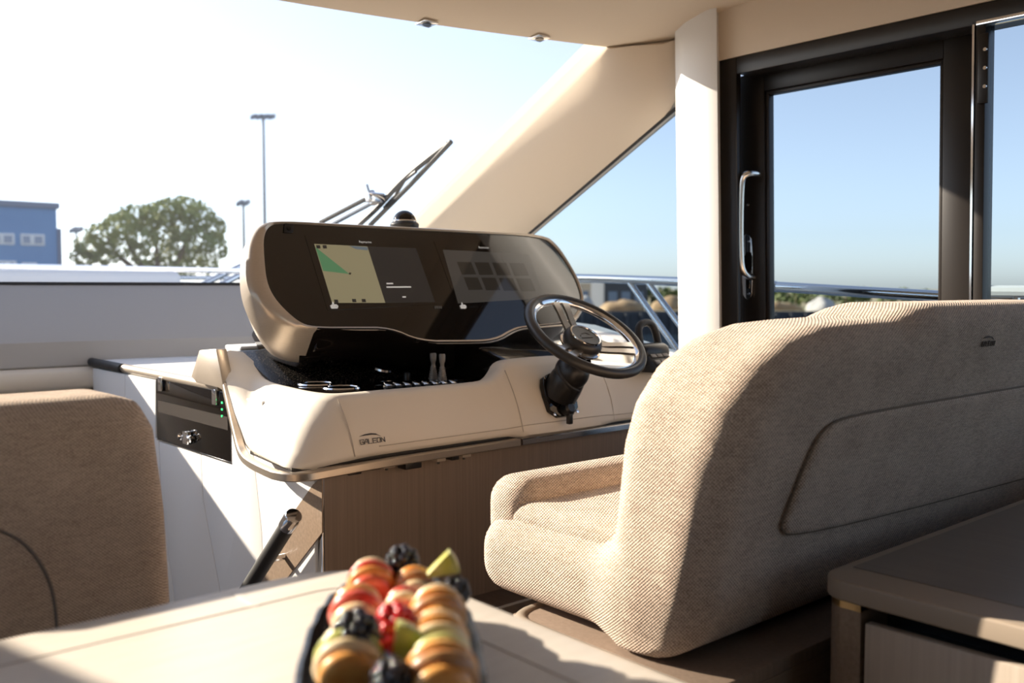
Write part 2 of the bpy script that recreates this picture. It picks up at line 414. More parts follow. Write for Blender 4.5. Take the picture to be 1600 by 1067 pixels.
# starboard wall
def wprism(pts, off=0., thick=.10, bev=0.): return prism([wl(y, z, off) for y, z in pts], (thick, 0, 0), bev)
KD = 1.026                                  # the door leaf sits deeper in the side than its jamb
def dprism(pts, off=0., thick=.10, bev=0.): return prism([wl(y, z, 0) * KD - A((off, 0, 0)) for y, z in pts], (thick, 0, 0), bev)
ws = thing('wall_starboard', (2.75, .5, -.905), kind='structure')
mk('upper_panel', wprism([(-3.2, .785), (2.045, .785), (2.045, 1.02), (-3.2, 1.02)], .012), 'ceil', ws)
mk('lower_panel', join(wprism([(-3.2, -1.1), (1.14, -1.1), (1.14, -.30), (-3.2, -.30)]),
                       wprism([(2.03, -1.1), (4.4, -1.1), (4.4, -.12), (3.9, -.10), (2.73, -.175), (2.19, -.285), (2.03, -.30)])), 'leather', ws)
pc_ = chaikin([(2.690, 2.001), (2.690, 2.181), (2.745, 2.226), (2.84, 2.226), (2.84, 2.035), (2.735, 2.035)], 1)
mk('pillar_cover', loft([[(x - .035 * z, y, z) for x, y in pc_] for z in (-.92, .985)], (True, True)), 'white', ws, sharp=50)
mk('sill', prism([wl(2.19, -.285, .05), wl(2.73, -.175, .05), wl(3.9, -.10, .05), wl(3.9, -.10, -.08), wl(2.73, -.175, -.08), wl(2.19, -.285, -.08)], (0, 0, .022), .004), 'white', ws)
# quarter window
w2 = thing('window_2', (2.76, 2.8, -.2), kind='structure')
qp = [(2.20, -.27), (2.20, .66), (2.24, .645), (3.86, -.185 + .01), (3.86, -.09), (2.73, -.165)]
qp = [(2.20, -.27), (2.20, .67), (2.26, .64), (3.70, -.10), (2.73, -.165)]
mk('pane', wprism(qp, -.035, .006), 'sideglass', w2)
mk('gasket', tube([wl(2.20, .668, -.002), wl(2.26, .638, -.002), wl(3.0, .258, -.002), wl(3.7, -.10, -.002)], .007, 6), 'rubber', w2)
# sliding side door
d1 = thing('door_1', (2.75, 1.6, -.90), kind='structure')
mk('jamb', join(wprism([(2.04, -.9), (2.04, .785), (1.962, .785), (1.962, -.9)], .006, .028, .003),
                wprism([(1.962, .785), (1.962, .728), (-3.2, .728), (-3.2, .785)], .006, .10, .003)), 'frame', d1)
leaf = mk('leaf_frame', join(dprism([(1.955, -.88), (1.955, .722), (1.862, .722), (1.862, -.88)], -.008, .05, .003),
                      dprism([(1.862, .722), (1.862, .657), (1.262, .657), (1.262, .722)], -.008, .05, .003),
                      dprism([(1.262, -.88), (1.262, .722), (1.178, .722), (1.178, -.88)], -.008, .05, .003),
                      dprism([(1.862, -.88), (1.862, -.62), (1.262, -.62), (1.262, -.88)], -.008, .05, .003)), 'frame', d1)
mk('glazing_bead', join(dprism([(1.862, -.62), (1.862, .657), (1.848, .657), (1.848, -.62)], -.016, .03, .002),
                        dprism([(1.862, .657), (1.862, .645), (1.262, .645), (1.262, .657)], -.016, .03, .002),
                        dprism([(1.262, -.62), (1.262, .657), (1.275, .657), (1.275, -.62)], -.016, .03, .002)), 'frame', leaf)
mk('pane', dprism([(1.86, -.61), (1.86, .655), (1.264, .655), (1.264, -.61)], -.03, .006), 'sideglass', d1)
mk('edge_strip', wprism([(1.176, -.88), (1.176, .74), (1.170, .74), (1.170, -.88)], .006, .03), 'chrome', d1)
mk('mullion', wprism([(1.168, -.9), (1.168, .73), (1.140, .73), (1.140, -.9)], .004, .06, .003), 'frame', d1)
mk('track_rail', wprism([(1.16, .735), (1.16, .722), (-3.1, .722), (-3.1, .735)], .02, .03, .002), 'chrome', d1)
hb = mk('bracket', wprism([(1.157, .70), (1.128, .70), (1.128, .51), (1.157, .51)], .016, .012, .004), 'frame', d1)
for zz in (.655, .605, .555):
    p = wl(1.136, zz, .016); mk('screw', lathe([(0, .003), (.005, .003), (.006, 0)], p, (-1, 0, 0), 10), 'chrome', hb)
# pull handle with lock escutcheon
hx = .0
def hw(px, py, off): return on_w(px, py, off - .0715)
hp = [hw(1186, 272, -.005), hw(1180, 271, .02), hw(1168, 271, .050), hw(1160, 278, .056), hw(1158, 300, .056), hw(1157, 360, .056), hw(1158, 410, .056), hw(1161, 424, .050), hw(1168, 432, .03), hw(1178, 433, -.005)]
hd = mk('pull_handle', tube(chaikin(hp, 2, False), .0115, 12), 'satin', d1, sharp=60)
esc = chaikin([hw(a, b, -.006) for a, b in ((1162, 375), (1166, 366), (1172, 366), (1178, 375), (1178, 455), (1175, 467), (1168, 468), (1162, 458))], 1)
mk('lock_plate', prism(esc, (-.010, 0, 0), .002), 'chrome', hd)
mk('latch_slot', prism(chaikin([hw(a, b, .006) for a, b in ((1164, 394), (1175, 394), (1175, 420), (1172, 426), (1168, 426), (1164, 420))], 1), (-.003, 0, 0)), 'blackgloss', hd)
mk('key_slot', prism(chaikin([hw(a, b, .006) for a, b in ((1166, 437), (1171, 437), (1172, 450), (1167, 452))], 1), (-.003, 0, 0)), 'blackgloss', hd)
for a, b in ((1169, 320), (1170, 377), (1170, 459)):
    mk('screw', lathe([(0, .003), (.004, .002), (.005, 0)], hw(a, b, .006 if b > 340 else -.005), (-1, 0, 0), 8), 'chrome', hd)
# aft side window and its frame
w3 = thing('window_3', (2.76, -.8, -.3), kind='structure')
mk('pane', wprism([(1.14, -.30), (1.14, .725), (-3.1, .725), (-3.1, -.30)], -.03, .006), 'sideglass', w3)
# port wall (mirrored, behind and left of the view)
def pprism(pts, off=0., thick=.10): return prism([mir(wl(y, z, off)) for y, z in pts], (-thick, 0, 0))
wp = thing('wall_port', (-.85, .5, -1.1), kind='structure')
mk('upper_panel', pprism([(-3.2, .75), (2.2, .75), (2.2, 1.02), (-3.2, 1.02)]), 'ceil', wp)
mk('lower_panel', pprism([(-3.2, -1.1), (4.4, -1.1), (4.4, -.12), (3.9, -.10), (2.0, -.25), (-3.2, -.25)]), 'leather', wp)
mk('pillar_cover', pprism([(1.95, -1.1), (2.25, -1.1), (2.25, .99), (1.95, .99)], .03, .1), 'white', wp)
mk('port_light_block', pprism([(-3.2, -1.1), (.4, -1.1), (.4, .99), (-3.2, .99)], .03, .1), 'wood', wp)  # unseen panel added to block port light and darken the interior
w4 = thing('window_4', (-.86, .5, -.3), kind='structure')
mk('pane', join(pprism([(.4, -.25), (1.95, -.25), (1.95, .75), (.4, .75)], -.03, .006), pprism(qp, -.03, .006)), 'sideglass', w4)
# unseen aft bulkhead, its glazed door opening narrowed to cut the fill light
wa = thing('wall_aft', (XC, -3.2, -1.1), kind='structure')
mk('bulkhead', join(box((-1.1, -3.25, -1.1), (.5, -3.17, 1.0)), box((1.5, -3.25, -1.1), (2.85, -3.17, 1.0)), box((.5, -3.25, .70), (1.5, -3.17, 1.0))), 'leather', wa)
mk('door_pane', box((.5, -3.215, -1.1), (1.5, -3.209, .70)), 'clear', wa)

# downlights
def downlight(px, py, label):
    q = ray(px, py); lo, hi = 1., 4.5
    for _ in range(50):
        t = (lo + hi) / 2; p = q * t
        if p[2] > ceil_z(p[0], p[1]): hi = t
        else: lo = t
    p = q * lo; e = .002
    g = A((-(ceil_z(p[0] + e, p[1]) - ceil_z(p[0] - e, p[1])) / (2 * e), -(ceil_z(p[0], p[1] + e) - ceil_z(p[0], p[1] - e)) / (2 * e), 1.)); n = -g / np.linalg.norm(g)
    x = A((1, 0, 0)); x = x - n * np.dot(x, n); x /= np.linalg.norm(x); y = np.cross(n, x)
    s = .028; o = thing('downlight', p + n * .0, label, 'downlight', 'square downlights in the headliner')
    sq = [p + x * a * s + y * b * s for a, b in ((-1, -1), (1, -1), (1, 1), (-1, 1))]
    mk('bezel', prism(sq, n * .006, .0015), 'chrome', o)
    mk('lens', lathe([(.016, .006), (.015, .0085), (.0, .0085)], p, n, 20), 'blackgloss', o)
downlight(667, 35, 'square chrome downlight in the beige headliner, farther from the side pillar')
downlight(843, 58, 'square chrome downlight in the beige headliner, closer to the side pillar')

# ------------------------------------------------------------------ THE HELM
def ribbon_text(strokes, o, ux, uy, nrm, w, lift=.0012):
    """flat lettering from strokes in unit coordinates"""
    P = []
    for s in strokes:
        for (a, b), (c, d) in zip(s[:-1], s[1:]):
            p = A(o) + ux * a + uy * b; q = A(o) + ux * c + uy * d; t = q - p; t /= np.linalg.norm(t)
            sd = np.cross(nrm, t) * w / 2; p = p - t * w / 2; q = q + t * w / 2
            P.append(prism([p - sd, q - sd, q + sd, p + sd], nrm * lift))
    return join(*P)
GAL = {'G': [[(1, .85), (1, 1), (.15, 1), (0, .8), (0, .2), (.15, 0), (1, 0), (1, .5), (.5, .5)]],
       'A': [[(0, 0), (0, .45), (.45, 1), (.8, 1), (1, .8), (1, 0)], [(0, .4), (1, .4)]], 'L': [[(0, 1), (0, 0), (.9, 0)]],
       'E': [[(1, 1), (0, 1), (0, 0), (1, 0)], [(0, .5), (.85, .5)]],
       'O': [[(.15, 1), (.85, 1), (1, .8), (1, .2), (.85, 0), (.15, 0), (0, .2), (0, .8), (.15, 1)]], 'N': [[(0, 0), (0, 1), (1, 0), (1, 1)]]}
def galeon(parent, o, ux, uy, nrm, width, mat_, lift=.0012):
    st = []; cw = 1 / 6.
    for i, ch in enumerate('GALEON'):
        st += [[(i * cw + a * cw * .80, b * .155) for a, b in s] for s in GAL[ch]]
    mk('logo_lettering', ribbon_text(st, o, ux * width, uy * width, nrm, width * .019, lift), mat_, parent)
    sw = [(.0, .27), (.2, .33), (.45, .345), (.65, .31), (.84, .20), (.70, .255), (.50, .285), (.25, .285)]
    mk('logo_swoosh', prism([A(o) + ux * width * a + uy * width * b for a, b in sw], nrm * lift), mat_, parent)
def text_mesh(body, size, o, ux, uy, nrm, lift=.0012):
    cu = bpy.data.curves.new('text', 'FONT'); cu.body = body; cu.size = size; cu.extrude = 0
    ob = bpy.data.objects.new('text', cu); C.objects.link(ob); bpy.context.view_layer.update()
    me = bpy.data.meshes.new_from_object(ob.evaluated_get(bpy.context.evaluated_depsgraph_get()))
    V = A([v.co[:] for v in me.vertices]); F = [tuple(p.vertices) for p in me.polygons]
    C.objects.unlink(ob); bpy.data.objects.remove(ob); bpy.data.curves.remove(cu); bpy.data.meshes.remove(me)
    return A(o) + V[:, :1] * ux + V[:, 1:2] * uy + nrm * lift, F

hc = thing('helm_console', (1.9, 2.4, -.905), 'cream leather helm console with bronze edge band and brown veneer front', 'console')
# leather body: stations of (rim point, bottom point, inward direction)
st = [((1.215, 2.735, -.192), (1.165, 2.475, -.448), (.07, .015, -.005)),
      ((1.245, 2.66, -.235), (1.150, 2.42, -.448), (.06, .015, -.005)),
      ((1.262, 2.59, -.279), (1.140, 2.37, -.448), (.05, .01, -.005)),
      ((1.240, 2.42, -.280), (1.122, 2.24, -.450), (.05, .01, -.005)),
      ((1.232, 2.235, -.280), (1.105, 2.105, -.450), (.045, .03, -.005)),
      ((1.258, 2.157, -.280), (1.262, 2.102, -.446), (.02, .05, -.005)),
      ((1.33, 2.155, -.280), (1.33, 2.103, -.440), (0, .05, -.005)),
      ((1.55, 2.155, -.280), (1.55, 2.102, -.438), (0, .05, -.005)),
      ((1.775, 2.155, -.280), (1.80, 2.100, -.436), (0, .05, -.005)),
      ((1.815, 2.160, -.262), (1.83, 2.090, -.436), (0, .05, -.005)),
      ((1.865, 2.175, -.222), (1.86, 2.070, -.436), (0, .06, -.003)),
      ((1.95, 2.175, -.219), (1.95, 2.066, -.436), (0, .06, -.003)),
      ((2.12, 2.175, -.219), (2.12, 2.068, -.436), (0, .06, -.003)),
      ((2.20, 2.170, -.235), (2.21, 2.08, -.436), (0, .06, -.003)),
      ((2.26, 2.160, -.272), (2.26, 2.098, -.436), (0, .05, -.004)),
      ((2.33, 2.155, -.282), (2.32, 2.10, -.436), (0, .05, -.005)),
      ((2.70, 2.155, -.284), (2.70, 2.10, -.434), (0, .05, -.005))]
rows = []
for rim, bot, inn in st:
    rim, bot, inn = A(rim), A(bot), A(inn); out = -inn / np.linalg.norm(inn); out[2] = 0
    r = [rim + inn + A((0, 0, -.05)), rim + inn, rim + inn * .35 + A((0, 0, .004)), rim + out * .006 + A((0, 0, -.004))]
    for t in (.10, .3, .55, .8, .93): r.append(rim * (1 - t) + bot * t + out * (.006 + .012 * math.sin(math.pi * t)))
    r += [bot, bot + inn * .6 + A((0, 0, -.012))]
    rows.append(np.array(r).ravel())
rows = chaikin(rows, 2, False)
body = mk('leather_body', loft([r.reshape(-1, 3) for r in rows], closed=False), 'leather', hc, sharp=60)
def seamline(pts, r=.0013, m='stitch', name='stitched_seam'): mk(name, tube(pts, r, 5), m, body)
def fpt(x, t):
    """point on the console front face at width x"""
    i = 0
    S = [(A(a), A(b)) for a, b, _ in st[5:]]
    for k in range(len(S) - 1):
        if S[k][0][0] <= x <= S[k + 1][0][0]:
            q = (x - S[k][0][0]) / (S[k + 1][0][0] - S[k][0][0]); a = S[k][0] * (1 - q) + S[k + 1][0] * q; b = S[k][1] * (1 - q) + S[k + 1][1] * q; break
    p = a * (1 - t) + b * t; p[0] = x + (b[0] - a[0]) * t; p[1] -= .007 + .0125 * math.sin(math.pi * t); return p
seamline([fpt(x, .86) for x in np.linspace(1.36, 2.5, 40)])
seamline([fpt(1.262 + .02 * t, t) for t in np.linspace(.05, .95, 10)])
seamline([fpt(1.845, t) for t in np.linspace(.05, .95, 10)])
seamline([fpt(2.26, t) for t in np.linspace(.05, .95, 10)])
o = on_y(546, 690, 2.105); nn = A((0, -1, .30)); nn /= np.linalg.norm(nn); uy = np.cross(nn, A((1, 0, 0))) * -1
uy = A((0, .29, .957))
galeon(body, fpt(1.300, .78) + A((0, -.002, 0)), A((1, 0, 0)), uy, A((0, -.957, .29)), .078, 'logo')
# bronze edge band
band = chaikin([(1.195, 2.69, -.255), (1.150, 2.50, -.425), (1.133, 2.43, -.465), (1.105, 2.30, -.468), (1.088, 2.088, -.470), (1.25, 2.082, -.463), (1.35, 2.082, -.460), (1.60, 2.082, -.4575), (1.832, 2.080, -.455)], 2, False)
def strip(path, w, h):
    rings = []
    for i, p in enumerate(path):
        a = path[max(i - 1, 0)]; b = path[min(i + 1, len(path) - 1)]; t = b - a; t /= np.linalg.norm(t)
        s = np.cross(t, A((0, 0, 1))); s /= np.linalg.norm(s); u = np.cross(s, t)
        c = .25
        rings.append([p + s * w * x + u * h * z for x, z in ((-1 + c, -1), (1 - c, -1), (1, -1 + c), (1, 1 - c), (1 - c, 1), (-1 + c, 1), (-1, 1 - c), (-1, -1 + c))])
    return loft(rings, (True, True))
mk('edge_band', strip(A(band), .012, .011), 'band', hc)
mk('edge_band', strip(A([(1.840, 2.078, -.455), (2.1, 2.076, -.4535), (2.4, 2.078, -.452), (2.70, 2.08, -.451)]), .011, .010), 'steel', hc)
mk('shadow_gap', strip(A([(1.16, 2.42, -.452), (1.13, 2.13, -.455), (1.25, 2.12, -.449), (1.8, 2.115, -.444), (2.7, 2.115, -.441)]), .012, .006), 'black', hc)
fl = [on_x(a, b, 1.172) for a, b in ((298, 588), (311, 547), (337, 545), (343, 575), (350, 612), (341, 606), (306, 598))]
mk('corner_block', prism(fl, (.035, .0, 0), .004), 'bronze', hc)
# tray, black sloped panel, top cover, under-pod housing
mk('tray', box((1.255, 2.165, -.33), (1.86, 2.56, -.287), .003), 'blackgloss', hc)
mk('sloped_panel', prism([(1.285, 2.53, -.30), (1.285, 2.53, -.287), (1.285, 2.60, -.262), (1.285, 2.78, -.196), (1.285, 2.85, -.20), (1.285, 2.85, -.30)], (1.1, 0, 0), .003), 'dustblack', hc)
mk('top_cover', join(box((1.30, 2.80, -.30), (2.68, 2.98, -.200), .012, 3), box((1.32, 2.84, -.20), (1.62, 2.96, -.186), .006)), 'white', hc, sharp=50)
mk('side_top', box((2.24, 2.17, -.33), (2.69, 2.85, -.286), .004), 'white', hc)
mk('wheel_cowl', prism([(1.90, 2.19, -.30), (1.90, 2.19, -.232), (1.90, 2.30, -.20), (1.90, 2.50, -.165), (1.90, 2.80, -.18), (1.90, 2.80, -.30)], (.36, 0, 0), .012), 'blackgloss', hc)
mk('instrument_housing', prism([(1.36, 2.41, -.135), (1.36, 2.44, -.185), (1.36, 2.56, -.24), (1.36, 2.78, -.22), (1.36, 2.86, -.15), (1.36, 2.70, -.03), (1.36, 2.50, -.05)], (1.02, 0, 0), .012), 'blackgloss', hc)
for px, py in ((494, 600), (534.5, 606)):
    p = on_z(px, py, -.285); h = mk('cup_holder', lathe([(.046, -.03), (.046, 0), (.048, .004), (.054, .004), (.056, .0), (.050, -.002), (.050, -.03)], p, (0, 0, 1), 32, True), 'chrome', hc)
    mk('cup_liner', lathe([(.0, .0012), (.046, .0012)], p, (0, 0, 1), 24), 'black', h)
p = on(600, 574, (0, -.09 / .25, 1), -.262 - 2.6 * .36 + .012); 
mk('speaker_ring', lathe([(.036, 0), (.036, .006), (.041, .006), (.043, .0)], p, (0, -.36, 1), 32, True), 'steel', hc)
mk('speaker_grille', lathe([(.036, 0), (.036, .003), (.0, .004)], p, (0, -.36, 1), 24), 'black', hc)
p = on_z(636, 592, -.287); mk('rotary_knob', lathe([(.011, 0), (.011, .018), (.009, .021), (0, .021)], p, (0, 0, 1), 20), 'black', hc)
for i in range(8):
    x = 1.495 + i * .0265; y = 2.275 - i * .009
    s = mk('switch', box((x, y - .013, -.288), (x + .021, y + .013, -.279), .003), 'black', hc)
    mk('rocker', prism([(x + .002, y - .010, -.2795), (x + .019, y - .010, -.2795), (x + .019, y + .010, -.271), (x + .002, y + .010, -.271)], (0, 0, -.004), .001), 'steel', s)
mk('switch_panel', box((1.56, 2.30, -.288), (1.84, 2.44, -.282), .003), 'blackgloss', hc)
# front veneer panel and its edge
mk('veneer_front', box((1.212, 2.135, -.905), (2.70, 2.155, -.45)), 'wood', hc)
mk('panel_edge', box((1.204, 2.130, -.905), (1.212, 2.16, -.46), .002), 'steel', hc)
for px, w_, h_, mm in ((548, 16, 8, 'black'), (580, 14, 5, 'black'), (602, 16, 5, 'bronze'), (640, 22, 12, 'black'), (684, 12, 7, 'bronze'), (706, 10, 8, 'black'), (724, 12, 6, 'bronze')):
    p = on_y(px, 450, 2.10); k = np.dot(VH, p) / FPX; p[2] = -.468
    b = mk('under_switch', box((p[0] - w_ * k * .7, 2.085, -.468 - h_ * k), (p[0] + w_ * k * .7, 2.125, -.462), .002), mm, hc)
    if mm == 'bronze': mk('clip_pin', lathe([(.004, 0), (.004, .008), (0, .008)], (p[0], 2.10, -.468 - h_ * k), (0, 0, -1), 8), 'black', b)

# twin thruster joysticks
def joystick(px, py, label):
    p = on_z(px, py, -.287)
    o = thing('joystick', p, label, 'joystick', 'silver joysticks on the helm tray')
    mk('base_collar', lathe([(.016, 0), (.016, .006), (.013, .008), (0, .008)], p, (0, 0, 1), 20), 'steel', o)
    pr = [(.013, .008)]
    for i in range(6):
        r = .0145 - .0012 * i; z = .010 + i * .007; pr += [(r, z), (r, z + .004), (r - .002, z + .005), (r - .002, z + .007)]
    mk('bellows', lathe(pr + [(.006, .054)], p, (0, 0, 1), 20), mat_joy, o)
    mk('grip', lathe([(.006, .052), (.0065, .060), (.0095, .068), (.010, .086), (.008, .089), (0, .089)], p, (0, 0, 1), 20), mat_joy, o)
mat_joy = mat('silver_grey_plastic', (.20, .19, .18), .4, .3)
joystick(677, 597, 'silver grey joystick with ringed base, farther from the steering wheel')
joystick(691, 599, 'silver grey joystick with ringed base, closer to the steering wheel')

# display pod
dp = thing('display_pod', (1.85, 2.6, -.14), 'curved instrument pod with two dark screens in a bronze surround', 'instrument pod')
FN = A((0, -1, .42)); FD = -(2.52 - .42 * .19); fl_ = np.linalg.norm(FN); FNn = FN / fl_
def face(px, py, lift=0.): return on(px, py, FN, FD + lift * fl_)
pairs = [((429, 342), (437, 347)), ((405, 349), (420, 353)), ((391, 372), (412, 370)), ((388, 400), (413, 400)), ((388, 438), (417, 440)), ((402, 470), (429, 465)),
         ((430, 500), (450, 488)), ((462, 515), (473, 506)), ((497, 518), (497, 510)), ((555, 518), (555, 510)), ((610, 518), (610, 510)), ((657, 539), (657, 531)), ((720, 539), (720, 531)), ((775, 538), (772, 530)),
         ((806, 519), (802, 512)), ((826, 514), (822, 508)), ((898, 508), (894, 502)), ((917, 482), (911, 472)), ((911, 445), (905, 445)), ((895, 415), (890, 415)), ((874, 382), (868, 383)), ((852, 364), (847, 369)), ((740, 358), (740, 363)), ((640, 353), (640, 358)), ((540, 348), (540, 353))]
outer = chaikin([face(*a) for a, b in pairs], 2); inner = chaikin([face(*b) for a, b in pairs], 2)
cen = outer.mean(0)
def off(ring, back, sc=1.): return cen + (ring - cen) * sc - FNn * back
def sag(ring, k):
    q = np.array(ring); w_ = np.clip((.02 - q[:, 2]) / .16, 0, 1); q[:, 2] -= k * w_; return q
rings = [sag(off(outer, .17, .84), .05), sag(off(outer, .145, .91), .055), sag(off(outer, .08, .985), .045), off(outer, .018), off(outer * .75 + inner * .25, .003), off(outer * .35 + inner * .65, -.002), off(inner, .002), off(inner, .010)]
mk('surround', loft(rings, (True, False)), 'bronze', dp, sharp=45, mats=['bronze', 'blackgloss'],
   midx=lambda c, n: 1 if (c[2] < -.06 and c[0] > 1.335 and n[2] < -.15) else 0)
fc = A(inner) - FNn * .006
mk('glass_face', (np.concatenate([fc, fc - FNn * .01]), [tuple(range(len(fc)))] + [(i, (i + 1) % len(fc), len(fc) + (i + 1) % len(fc), len(fc) + i) for i in range(len(fc))]), 'face', dp, sharp=30)
mk('lower_trim', tube(chaikin([face(a, b, -.004) for a, b in ((480, 514), (555, 515), (612, 515), (660, 536), (720, 536), (775, 535), (804, 517), (824, 512), (880, 508))], 2, False), .0035, 8), 'bronze', dp)
bk = face(450, 356, -.005); mk('camera_button', prism([face(a, b, -.005) for a, b in ((444, 350), (459, 351), (457, 364), (443, 363))], FNn * .004, .001), 'black', dp)
mk('button_dome', lathe([(.007, 0), (.006, .004), (0, .005)], face(451, 357, -.001), FNn, 12), 'blackgloss', dp)
M_['scr_dark'] = mat('screen_dark', (.02, .018, .017), .05, emit=((.05, .045, .042), .25))
M_['scr_grey'] = mat('screen_grey', (.02, .018, .017), .05, emit=((.16, .14, .12), .22))
M_['scr_tile'] = mat('screen_tile', (.02, .018, .017), .05, emit=((.07, .055, .04), .2))
M_['scr_chart'] = mat('screen_chart', (.05, .05, .04), .05, emit=((.52, .44, .25), .35))
M_['scr_green'] = mat('screen_green', (.05, .05, .04), .05, emit=((.14, .40, .18), .35))
M_['scr_blue'] = mat('screen_blue', (.05, .05, .04), .05, emit=((.22, .28, .33), .35))
M_['scr_white'] = mat('screen_white', (.5, .5, .5), .3, emit=((.5, .48, .45), .6))
def quad(pts, lift, name, m, par, th=.0012): return mk(name, prism([face(a, b, lift) for a, b in pts], -FNn * th), m, par)
EX = A((1, 0, 0)); EY = np.cross(FNn, EX)
if EY[2] < 0: EY = -EY
L0 = -.005
s1 = quad([(476, 367), (658, 376), (694, 474), (512, 485)], L0, 'screen', 'face', dp)
quad([(491, 381), (574, 385), (602, 473), (519, 473)], L0 + .0008, 'chart_image', 'scr_chart', s1)
quad([(574, 385), (650, 388), (680, 472), (602, 473)], L0 + .0008, 'menu_image', 'scr_dark', s1)
quad([(493, 386), (546, 428), (505, 423)], L0 + .0014, 'chart_sector', 'scr_green', s1)
quad([(546, 384), (574, 386), (575, 391), (556, 389)], L0 + .0014, 'chart_lake', 'scr_blue', s1)
for a, b in ((494, 383), (504, 383), (522, 468), (550, 467), (565, 467)): quad([(a, b), (a + 6, b), (a + 7, b + 5), (a + 1, b + 5)], L0 + .0016, 'chart_button', 'scr_dark', s1)
for a, b, w_ in ((604, 442, 10), (604, 447.5, 38), (629, 463, 5)): quad([(a, b), (a + w_, b - .2), (a + w_ + .5, b + 1.6), (a + .5, b + 1.8)], L0 + .0018, 'text_line', 'scr_white', s1)
quad([(546, 425.5), (549, 426), (548, 429), (545, 428)], L0 + .002, 'position_mark', 'scr_tile', s1)
s2 = quad([(678, 377), (826, 387), (858, 470), (716, 481)], L0, 'screen', 'face', dp)
quad([(692, 390), (826, 397), (852, 466), (716, 474)], L0 + .0008, 'menu_image', 'scr_grey', s2)
for r in range(2):
    for c_ in range(4):
        a0 = (714 + c_ * 27.5 + r * 10.5, 409 + c_ * .6 + r * 24); q = [(a0[0], a0[1]), (a0[0] + 22, a0[1] + .4), (a0[0] + 30, a0[1] + 19.5), (a0[0] + 8, a0[1] + 20)]
        quad(q, L0 + .0014, 'menu_tile', 'scr_tile', s2)
for s_, px, py in ((s1, 561, 379.5), (s2, 748, 388)):
    mk('screen_lettering', text_mesh('Raymarine', .0105, face(px, py, L0 + .001), EX, EY, FNn), 'scr_white', s_)
for s_, px, py in ((s1, 523, 482), (s2, 724.5, 482)):     # little ship emblem, lower left of each screen
    o = face(px, py, L0 + .002); k = .0021
    hull = [(-9, 2), (9, 2), (10, 4.2), (-10, 4.2)]
    P = [[(-8, 0), (7, 0), (8, 1.4), (-9, 1.4)], hull, [(-10, 5), (10, 5), (9, 6.4), (-10, 6.4)], [(-6, 7), (8, 7), (7, 8.2), (-6, 8.2)], [(-4, 9), (1, 9), (-1.5, 14)]]
    mk('ship_emblem', join(*[prism([o + EX * a * k * .62 + EY * b * k * .75 for a, b in q], FNn * .0008) for q in P]), 'scr_white', s_)
for px in (679, 682, 685, 688): quad([(px, 478), (px + 2, 478), (px + 2.5, 482), (px + .5, 482)], L0 + .002, 'status_mark', 'scr_grey', dp)

# compass dome on top of the pod
pt = on(632, 352, (0, 0, 1), face(632, 354)[2] + .006); pt = on_y(632, 351, 2.60)
cd = thing('compass', pt, 'small black dome compass on top of the instrument pod', 'compass')
mk('base', lathe([(.046, -.012), (.048, 0), (.045, .006), (.042, .008), (0, .008)], pt, (0, 0, 1), 28), 'black', cd)
mk('dome', lathe([(.039 * math.cos(a), .008 + .039 * math.sin(a)) for a in np.linspace(0, math.pi / 2, 9)], pt, (0, 0, 1), 28), 'blackgloss', cd)
mk('band', lathe([(.039, .009), (.0405, .012), (.039, .015)], pt, (0, 0, 1), 28, True), 'steel', cd)

# steering wheel
WN = A((0, -.574, .819)); WC = A((2.018, 1.985, -.140)); wx, wy, wzv = frame_of(WN)
# wheel axes: ex = to starboard, ey = up the wheel plane
ex = A((1, 0, 0)); ey = np.cross(WN, ex)
sw = thing('steering_wheel', fpt(2.01, .7), 'black leather steering wheel with polished twin spokes on a black column', 'steering wheel')
circ = lambda r, h, n=64: [WC + WN * h + r * (math.cos(a) * ex + math.sin(a) * ey) for a in np.linspace(0, 2 * math.pi, n, endpoint=False)]
mk('rim', tube(circ(.184, 0), .0155, 14, True), 'wheel', sw, sharp=60)
rg = [circ(.172, -.010), circ(.1640, -.010), circ(.1600, -.004), circ(.1630, .005), circ(.171, .010)]
mk('inner_ring', loft(rg + [rg[0]]), 'chrome', sw, sharp=60)
HC = WC - WN * .028
mk('hub', lathe([(.030, -.022), (.050, -.020), (.060, -.008), (.062, .010), (.056, .022), (.050, .026), (.047, .0255), (0, .0255)], HC, WN, 40), 'wheel', sw, sharp=50)
mk('hub_ring', lathe([(.045, .0256), (.046, .029), (.050, .0285), (.0505, .0255)], HC, WN, 40, True), 'chrome', sw)
mk('hub_badge', ribbon_text([[(0, 0), (.3, .25), (.75, .3), (1, .1)], [(0, -.25), (1, -.25)]], HC + WN * .0258 - ex * .02, ex * .04, ey * .04, WN, .003), 'logo', sw)
mk('hub_skirt', lathe([(.052, -.024), (.066, -.014), (.067, -.008), (.060, -.006)], HC, WN, 40, True), 'chrome', sw)
def spoke(ang, half):
    d = math.cos(ang) * ex + math.sin(ang) * ey; s = -math.sin(ang) * ex + math.cos(ang) * ey
    rings = []
    for r, w_, h in ((.050, .0125, -.030), (.085, .0105, -.022), (.125, .0100, -.010), (.155, .0125, -.001), (.166, .016, .001)):
        c = WC + d * r + s * half * (.7 + r * 2.2) + WN * h
        rings.append([c - s * w_ - WN * .004, c + s * w_ - WN * .004, c + s * w_ + WN * .004, c - s * w_ + WN * .004])
    return loft(rings, (True, True))
for base_a in (math.radians(83), math.radians(-29), math.radians(207)):
    for hf in (-.018, .018): mk('spoke', spoke(base_a, hf), 'satin', sw)
BP = fpt(2.01, .52) + A((0, .004, 0)); FNf = A((0, -.93, .36))
plate = [BP + A((a, 0, 0)) + b * A((0, .36, .93)) for a, b in ((-.058, -.072), (.058, -.072), (.066, .02), (.050, .068), (-.050, .068), (-.066, .02))]
mk('mount_plate', prism(chaikin(plate, 1), FNf * .022, .004), 'blackgloss', sw)
